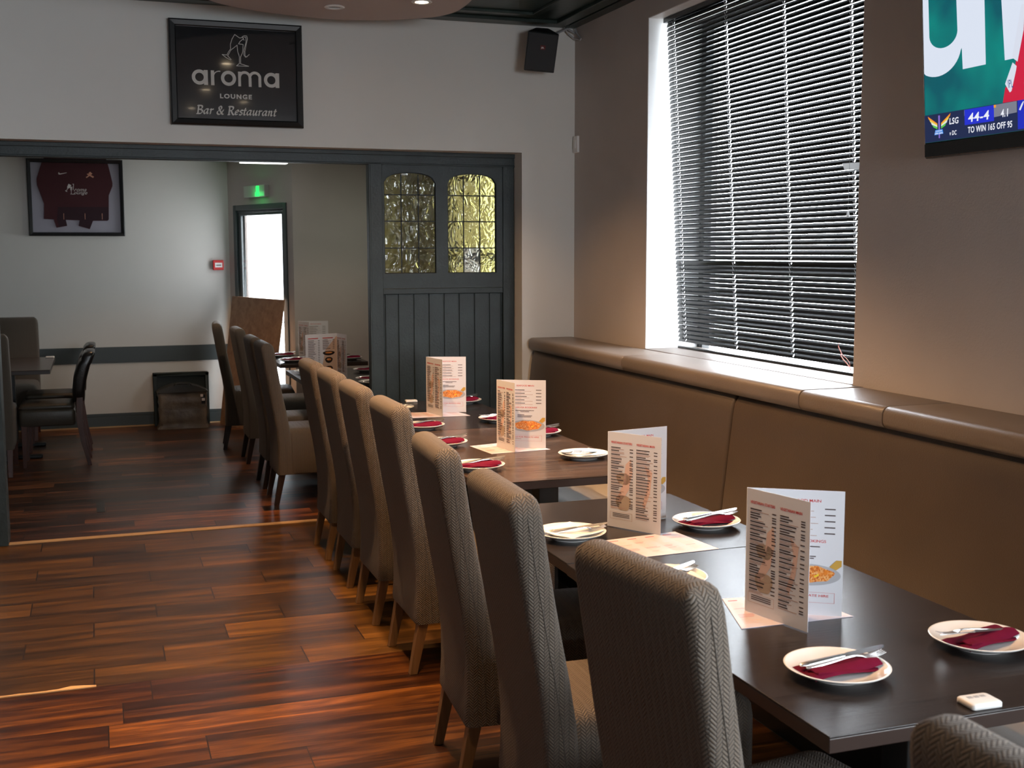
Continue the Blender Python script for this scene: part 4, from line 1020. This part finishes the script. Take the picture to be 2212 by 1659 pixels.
# ------------------------------------------------------------------ framed shirt
YJ = 11.845
js = thing('framed_shirt', 'dark framed maroon football shirt on the far wall', 'picture', (0, 0, 0))
frame('frame', -.565, .276, 1.822, 2.53, .034, 11.832, 11.88, M_FRAMEBLK, js)
mt = obj('mount_board', MB().box(-.54, .25, 11.866, 11.872, 1.845, 2.51), M_MOUNT, js)
def jp(lst, y): return [PY(px, py, y) for px, py in lst]
shirt = [(86,362),(79,386),(80,400),(95,440),(95,473),(116,474),(122,492),(145,488),(142,475),(172,476),(170,488),(194,495),(201,477),(232,477),(235,474),(235,447),(235,422),(243,402),(243,395),(236,366),(230,345),(222,336),(98,336),(92,345)]
sh = obj('shirt', MB().prism(jp(shirt, 11.856), (0, .008, 0)), M_SHIRT, js)
obj('hem_panel', MB().poly(jp([(125,447),(234,447),(234,476),(201,476),(194,494),(170,487),(172,475),(142,474),(145,487),(128,490),(123,474)], 11.8553)), M_SHIRTDK, sh)
pr = MB().poly(jp([(126,373),(127.5,372),(129,375),(144,372.7),(144,373.6),(130,377),(126,376.5)], 11.8552))
obj('swoosh_mark', pr, M_SHIRTINK, sh)
pr = MB(); 
for a in ([(185,383),(187.5,384.5),(200,375),(198,374)], [(201,384.5),(203,381.5),(190,375),(187,376)], [(191,374),(195,371),(198,374),(194,377)]): pr.poly(jp(a, 11.8552 - len(pr.f)*.0002))
obj('crest_badge', pr, M_ORINK, sh)
pr = MB()
for a in ([(148,397),(154,400),(152,405),(146,408),(145,404)], [(146,406),(147,407),(144,412.5),(143,412)], [(140.5,411.5),(142,411),(146,414.5),(143,414)], [(151.5,404),(156,403.5),(155,411),(152.5,411)], [(153.4,410),(154.4,410),(154.6,419),(153.6,419)], [(152,419.5),(161,420),(161,419),(152,418.6)], [(156,397.5),(159.5,397),(158.6,411),(157.4,410),(158.2,399)]): pr.poly(jp(a, 11.8552-len(pr.f)*.0001))
a = PY(160, 413.5, 11.855); b2 = PY(187, 414, 11.855)
put_text(pr, 'roma', (a.x, 11.855, a.z), (1, 0, 0), (0, 0, 1), width=b2.x-a.x, height=.024, shear=.45)
a = PY(160, 420.5, 11.855); put_text(pr, 'ounge', (a.x, 11.855, a.z-.006), (1, 0, 0), (0, 0, 1), width=.118, height=.030, shear=.45)
obj('shirt_lettering', pr, M_SHIRTINK, sh)
pr = MB()
for x in (137, 183, 220): pr.poly(jp([(x, 461), (x+1, 461), (x+1.5, 474), (x+.6, 474)], 11.8550))
obj('side_stripe', pr, M_ORINK, sh)

# alarm point, heater box, bin
al = thing('fire_alarm_point', 'small red fire alarm call point left of the exit door', 'alarm', (1.128, 11.88, 1.545))
obj('housing', MB().box(-.05, .05, -.045, 0, -.048, .048), M_REDPL, al, bevel=.005)
pl_ = obj('white_insert', MB().box(-.032, .036, -.0465, -.045, -.022, .022), M_WHITEPL, al)
obj('dots', MB().box(-.018, -.008, -.0475, -.0465, -.006, .004).box(-.004, .006, -.0475, -.0465, -.006, .004).box(.010, .022, -.0475, -.0465, -.006, .004), M_INK, pl_)
bx_ = thing('heater_surround', 'low dark square panel box standing against the far wall', 'box', (.74, 11.88, 0))
obj('panel', MB().box(-.258, .258, -.06, -.02, 0, .508).box(-.258, -.225, -.10, 0, 0, .508).box(.225, .258, -.10, 0, 0, .508).box(-.258, .258, -.10, 0, .48, .508), M_DARKBOX, bx_, bevel=.003)
bi = thing('wrapped_crate', 'dark lidded crate wrapped in crinkled clear plastic by the far wall', 'crate', (.735, 11.64, 0))
rs = []; rnd = random.Random(3)
for z in [i*.035 for i in range(11)]:
    r = rrect(-.222-.02*(z < .02), .222+.02*(z < .02), -.10, .10, .03, z, 3)
    rs.append([p+Vector((rnd.uniform(-.006, .006), rnd.uniform(-.008, .008), 0)) for p in r])
obj('plastic_wrap', MB().rings(rs), M_PLASTICBAG, bi, smooth=True)
rs = []
for k in range(13):
    x = -.235+.47*k/12; hgt = .352+.075*math.sin(PI*k/12)**.7
    rs.append([Vector((x, -.11, .345)), Vector((x, .11, .345)), Vector((x, .11, hgt)), Vector((x, -.11, hgt))])
obj('lid', MB().rings(rs), plain('dark_bin_lid', (.035, .032, .024), .3), bi, bevel=.004)
obj('handle', MB().tube([(-.08, -.12, .412), (-.07, -.125, .432), (.07, -.125, .432), (.08, -.12, .412)], .006, 8), M_BLACK, bi, smooth=True)
lb = obj('clear_tag', MB().box(.168, .205, -.113, -.110, .235, .32), plain('black_tag', (.01, .01, .01), .3), bi)
obj('tag_print', MB().box(.172, .200, -.1145, -.1132, .262, .287).box(.160, .185, -.1145, -.1132, .30, .325), plain('white_tag_print', (.7, .66, .66), .4), lb)

# wall switch near the corner
sw = thing('wall_switch', 'small white switch box beside the corner on the right wall', 'switch', (XW, 7.105, 2.345))
obj('back_plate', MB().box(-.016, 0, -.036, .036, -.052, .052), M_WHITEPL, sw, bevel=.003)
obj('rocker', MB().box(-.021, -.016, -.014, .014, -.024, .024), M_WHITEPL, sw, bevel=.002)

# speaker
sp_ = thing('wall_speaker', 'black wall speaker hanging in the upper corner', 'speaker', (0, 0, 0))
fl_, frr, bl_, br_ = PY(1140.5, 66, 6.93), PY(1208.5, 74, 6.93), PY(1130.5, 152, 6.93), PY(1197, 158.5, 6.93)
btl, btr = PY(1157, 59, 7.06), PY(1186, 61, 7.06); dzz = Vector((0, 0, fl_.z-bl_.z))
cab = MB(); q = [fl_, frr, btr, btl]; lo_ = [bl_, br_, btr-dzz+Vector((-.02, 0, 0)), btl-dzz+Vector((-.02, 0, 0))]
cab.rings([lo_, q]); obj('cabinet', cab, M_BLACK, sp_, bevel=.006)
def sf(u, v, e=.004): p = bl_*(1-u)*(1-v)+br_*u*(1-v)+fl_*(1-u)*v+frr*u*v; return p+Vector((0, -e, 0))
gr = MB(); gr.rings([[sf(.03, .03, .0), sf(.97, .03, .0), sf(.97, .97, .0), sf(.03, .97, .0)], [sf(.035, .035, .006), sf(.965, .035, .006), sf(.965, .965, .006), sf(.035, .965, .006)]])
g_ = obj('grille', gr, M_SPK, sp_, bevel=.002)
bd_ = obj('badge', MB().rings([[sf(.44, .56, .006), sf(.60, .56, .006), sf(.60, .67, .006), sf(.44, .67, .006)], [sf(.44, .56, .008), sf(.60, .56, .008), sf(.60, .67, .008), sf(.44, .67, .008)]]), plain('dark_red_badge', (.12, .01, .01), .4), g_)
tx = MB(); a = sf(.465, .575, .0085); put_text(tx, 'JBL', a, (1, 0, 0), (0, 0, 1), width=.020, height=.012, bold=.004); obj('badge_lettering', tx, M_WHITEPL, bd_)
obj('bracket', MB().tube([PY(1196, 75, 7.0), PY(1225, 62, 7.1), (2.93, 7.13, 3.04)], .007, 8).tube([btr*.5+btl*.5-Vector((0, 0, .1)), btr*.5+btl*.5+Vector((0, .09, -.1))], .015, 8), M_GREYPL, sp_, smooth=True)
cb_ = MB().tube([PY(1218, 60, 7.12), PY(1228, 74, 7.12), PY(1240, 83, 7.12), PX(1254, 86, 2.93)], .006, 6).tube([PX(1243, 62, 2.925), PX(1247, 74, 2.925), PX(1255, 84, 2.925)], .005, 6)
tag(obj('speaker_cable', cb_, M_GREYPL, smooth=True), 'grey speaker cables looping in the ceiling corner beside the speaker', 'cable')

# ------------------------------------------------------------------ television
tv = thing('television', 'wall mounted television showing a cricket score, cut by the right edge', 'television', (2.86, 3.489, 1.983)); TILT = .07
tv.location = PX(1998, 343, 2.86)
def T3(u, v, e=0): return Vector((-v*TILT - e, -u, v*.9975 + 0))
TW, TH = 1.24, .745
body = MB(); 
body.rings([[T3(0, 0), T3(TW, 0), T3(TW, TH), T3(0, TH)], [T3(.0, 0, -.035), T3(TW, 0, -.035), T3(TW, TH, -.035), T3(0, TH, -.035)]])
obj('casing', body, plain('black_gloss_casing', (.006, .006, .007), .2), tv, bevel=.004)
obj('lower_bezel', MB().rings([[T3(.004, .004, e), T3(TW-.004, .004, e), T3(TW-.004, .050, e), T3(.004, .050, e)] for e in (0, .004)]), M_BLACK, tv, bevel=.001)
obj('wall_bracket', MB().box(-.0, .0765, -.9, -.35, .15, .6), M_BLACK, tv, (.03-.03+.0, 0, 0)) if False else None
obj('wall_bracket', MB().box(.0, .075, -.85, -.40, .10, .5), M_BLACK, tv)
def scr(name, pts, e, mat, par): 
    o = obj(name, MB().poly([T3(u, v, e) for u, v in pts]), mat, par); return o
ES = .85
teal = emis('teal_screen', (.0, .21, .20), ES); wh = emis('screen_white', (.72, .78, .90), ES); navy = emis('screen_navy', (.012, .022, .075), ES)
m_, n_, l_, b_ = mk('teal_screen_blurry'); b_.inputs['Base Color'].default_value = (.01, .01, .01, 1)
tc_ = n_.new('ShaderNodeTexCoord'); nz_ = n_.new('ShaderNodeTexNoise'); nz_.inputs['Scale'].default_value = 5; l_.new(tc_.outputs['Object'], nz_.inputs['Vector'])
rp_ = n_.new('ShaderNodeValToRGB'); rp_.color_ramp.elements[0].position = .35; rp_.color_ramp.elements[1].position = .65
rp_.color_ramp.elements[0].color = (.0, .10, .13, 1); rp_.color_ramp.elements[1].color = (.0, .24, .21, 1)
l_.new(nz_.outputs['Fac'], rp_.inputs[0]); l_.new(rp_.outputs[0], b_.inputs['Emission Color']); b_.inputs['Emission Strength'].default_value = ES
screen = scr('screen', [(.007, .055), (TW-.007, .055), (TW-.007, TH-.01), (.007, TH-.01)], .0006, m_, tv)
def arc2(cx, cy_, rx, ry, a0, a1, k=14): return [(cx+rx*math.cos(a0+(a1-a0)*q/k), cy_+ry*math.sin(a0+(a1-a0)*q/k)) for q in range(k+1)]
# blurred giant letters on the boundary board
outer = [(.007, TH-.012), (.007, .300)] + arc2(.075, .372, .085, .090, PI*1.22, PI*1.95, 14) + [(.205, .395), (.208, .288), (.320, .288), (.322, TH-.012)]
inner = [(.178, TH-.012), (.188, .430)] + arc2(.112, .425, .070, .048, 0, -PI, 14) + [(.036, .60), (.034, TH-.012)]
# u shape assembled from strips
U = MB()
def tri(pts): U.poly([T3(max(u, .0072), v, .0010) for u, v in pts])
oc = arc2(.078, .375, .125, .094, PI*1.20, PI*1.93, 16); ic = arc2(.112, .425, .073, .050, PI*1.02, PI*1.98, 16)
for q in range(16): tri([oc[q], oc[q+1], ic[q+1], ic[q]])
tri([(.007, .30), oc[0], ic[0], (.036, TH-.012), (.007, TH-.012)])
tri([ic[-1], oc[-1], (.205, .36), (.208, .288), (.320, .288), (.316, TH-.012), (.176, TH-.012)])
tri([(.408, .288), (.50, .288), (.50, TH-.012), (.380, TH-.012)])
tri([(.52, .45), (.62, .55), (.62, TH-.012), (.50, TH-.012), (.50, .45)])
obj('board_letters', U, wh, screen)
red = emis('screen_red', (.62, .012, .05), ES)
scr('player_shirt', [(.397, .152), (.55, .152), (.60, .40), (.55, .60), (.50, .50), (.494, .379), (.470, .34), (.455, .262), (.430, .212), (.409, .20)], .0016, red, screen)
slv = scr('player_sleeve', [(.444, .276), (.462, .262), (.459, .249), (.438, .186), (.430, .182), (.409, .212)], .0021, emis('screen_sleeve_white', (.70, .74, .85), ES), screen)
scr('upper_sleeve', [(.442, .292), (.466, .275), (.494, .370), (.50, .45), (.485, .45)], .0021, emis('screen_sleeve_white2', (.70, .74, .85), ES), screen)
tx = MB(); put_text(tx, 'IPL', T3(.421, .197, .0026), (0, -1, 0), Vector((-TILT, 0, .9975)), width=.026, height=.026, shear=-.3); obj('sleeve_lettering', tx, emis('screen_ink', (.03, .06, .25), ES), slv)
bar = scr('score_bar', [(.007, .0552), (TW-.007, .0552), (TW-.007, .152), (.007, .152)], .0030, navy, screen)
scr('grey_panel', [(.214, .149), (.462, .151), (.462, .115), (.355, .110), (.355, .138), (.214, .130)], .0033, emis('screen_grey', (.20, .21, .27), ES), bar)
scr('blue_panel', [(.216, .098), (.358, .098), (.358, .150), (.216, .150)], .0037, emis('screen_blue', (.015, .03, .62), ES), bar)
scr('blue_side_panel', [(.466, .060), (.75, .060), (.75, .152), (.466, .152)], .0037, emis('screen_blue2', (.012, .025, .50), ES), bar)
scr('bottle_icon', [(.474, .128), (.478, .126), (.492, .146), (.496, .154), (.492, .156), (.484, .146)], .0040, wh, bar) if False else scr('bottle_icon', [(.472, .122), (.479, .119), (.490, .137), (.494, .146), (.491, .147), (.483, .139)], .0040, wh, bar)
tx = MB(); ux, uy = Vector((0, -1, 0)), Vector((-TILT, 0, .9975))
for body_, u, v, w2, h2, sh_ in (('LSG', .139, .108, .047, .022, .1), ('44-4', .234, .106, .102, .030, .1), ('4.1', .390, .106, .034, .026, .1), ('TO WIN 165 OFF 95', .232, .069, .209, .022, .08), ('v DC', .139, .070, .036, .016, .08)):
    put_text(tx, body_, T3(u, v, .0042), ux, uy, width=w2, height=h2, shear=sh_, bold=.002, spacing=1.06)
obj('score_lettering', tx, emis('screen_text', (.85, .87, .95), ES), bar)
scr('power_icon', [(.358, .141), (.368, .141), (.368, .150), (.358, .150)], .0041, emis('screen_orange', (.9, .35, .03), ES), bar)
cols = [(.9, .30, .02), (.85, .65, .10), (.75, .80, .75), (.10, .55, .08)]
for sgn in (-1, 1):
    for k, c in enumerate(cols):
        x0 = .086+sgn*.010; x1 = .086+sgn*(.060-.008*k); zt_, zb_ = .147-k*.0105, .137-k*.0100
        scr('logo_wing', [(x0, .118-k*.004), (x0, .110-k*.004), (x1-sgn*.004, zb_), (x1, zt_)], .0042+k*.0001, emis('logo_%d' % k, c, ES), bar)
scr('logo_bat', [(.083, .066), (.089, .066), (.091, .145), (.082, .145)], .0048, emis('logo_bat', (.25, .15, .6), ES), bar)
lg = scr('logo_plate', [(.060, .078), (.108, .080), (.104, .096), (.066, .096)], .0050, emis('logo_blue', (.05, .25, .75), ES), bar)
tx = MB(); put_text(tx, 'LUCKNOW', T3(.068, .0885, .0054), ux, uy, width=.034, height=.005, bold=.002); put_text(tx, 'SUPER GIANTS', T3(.063, .080, .0054), ux, uy, width=.042, height=.006, bold=.002)
obj('logo_lettering', tx, emis('logo_text', (.8, .85, .95), ES), lg)
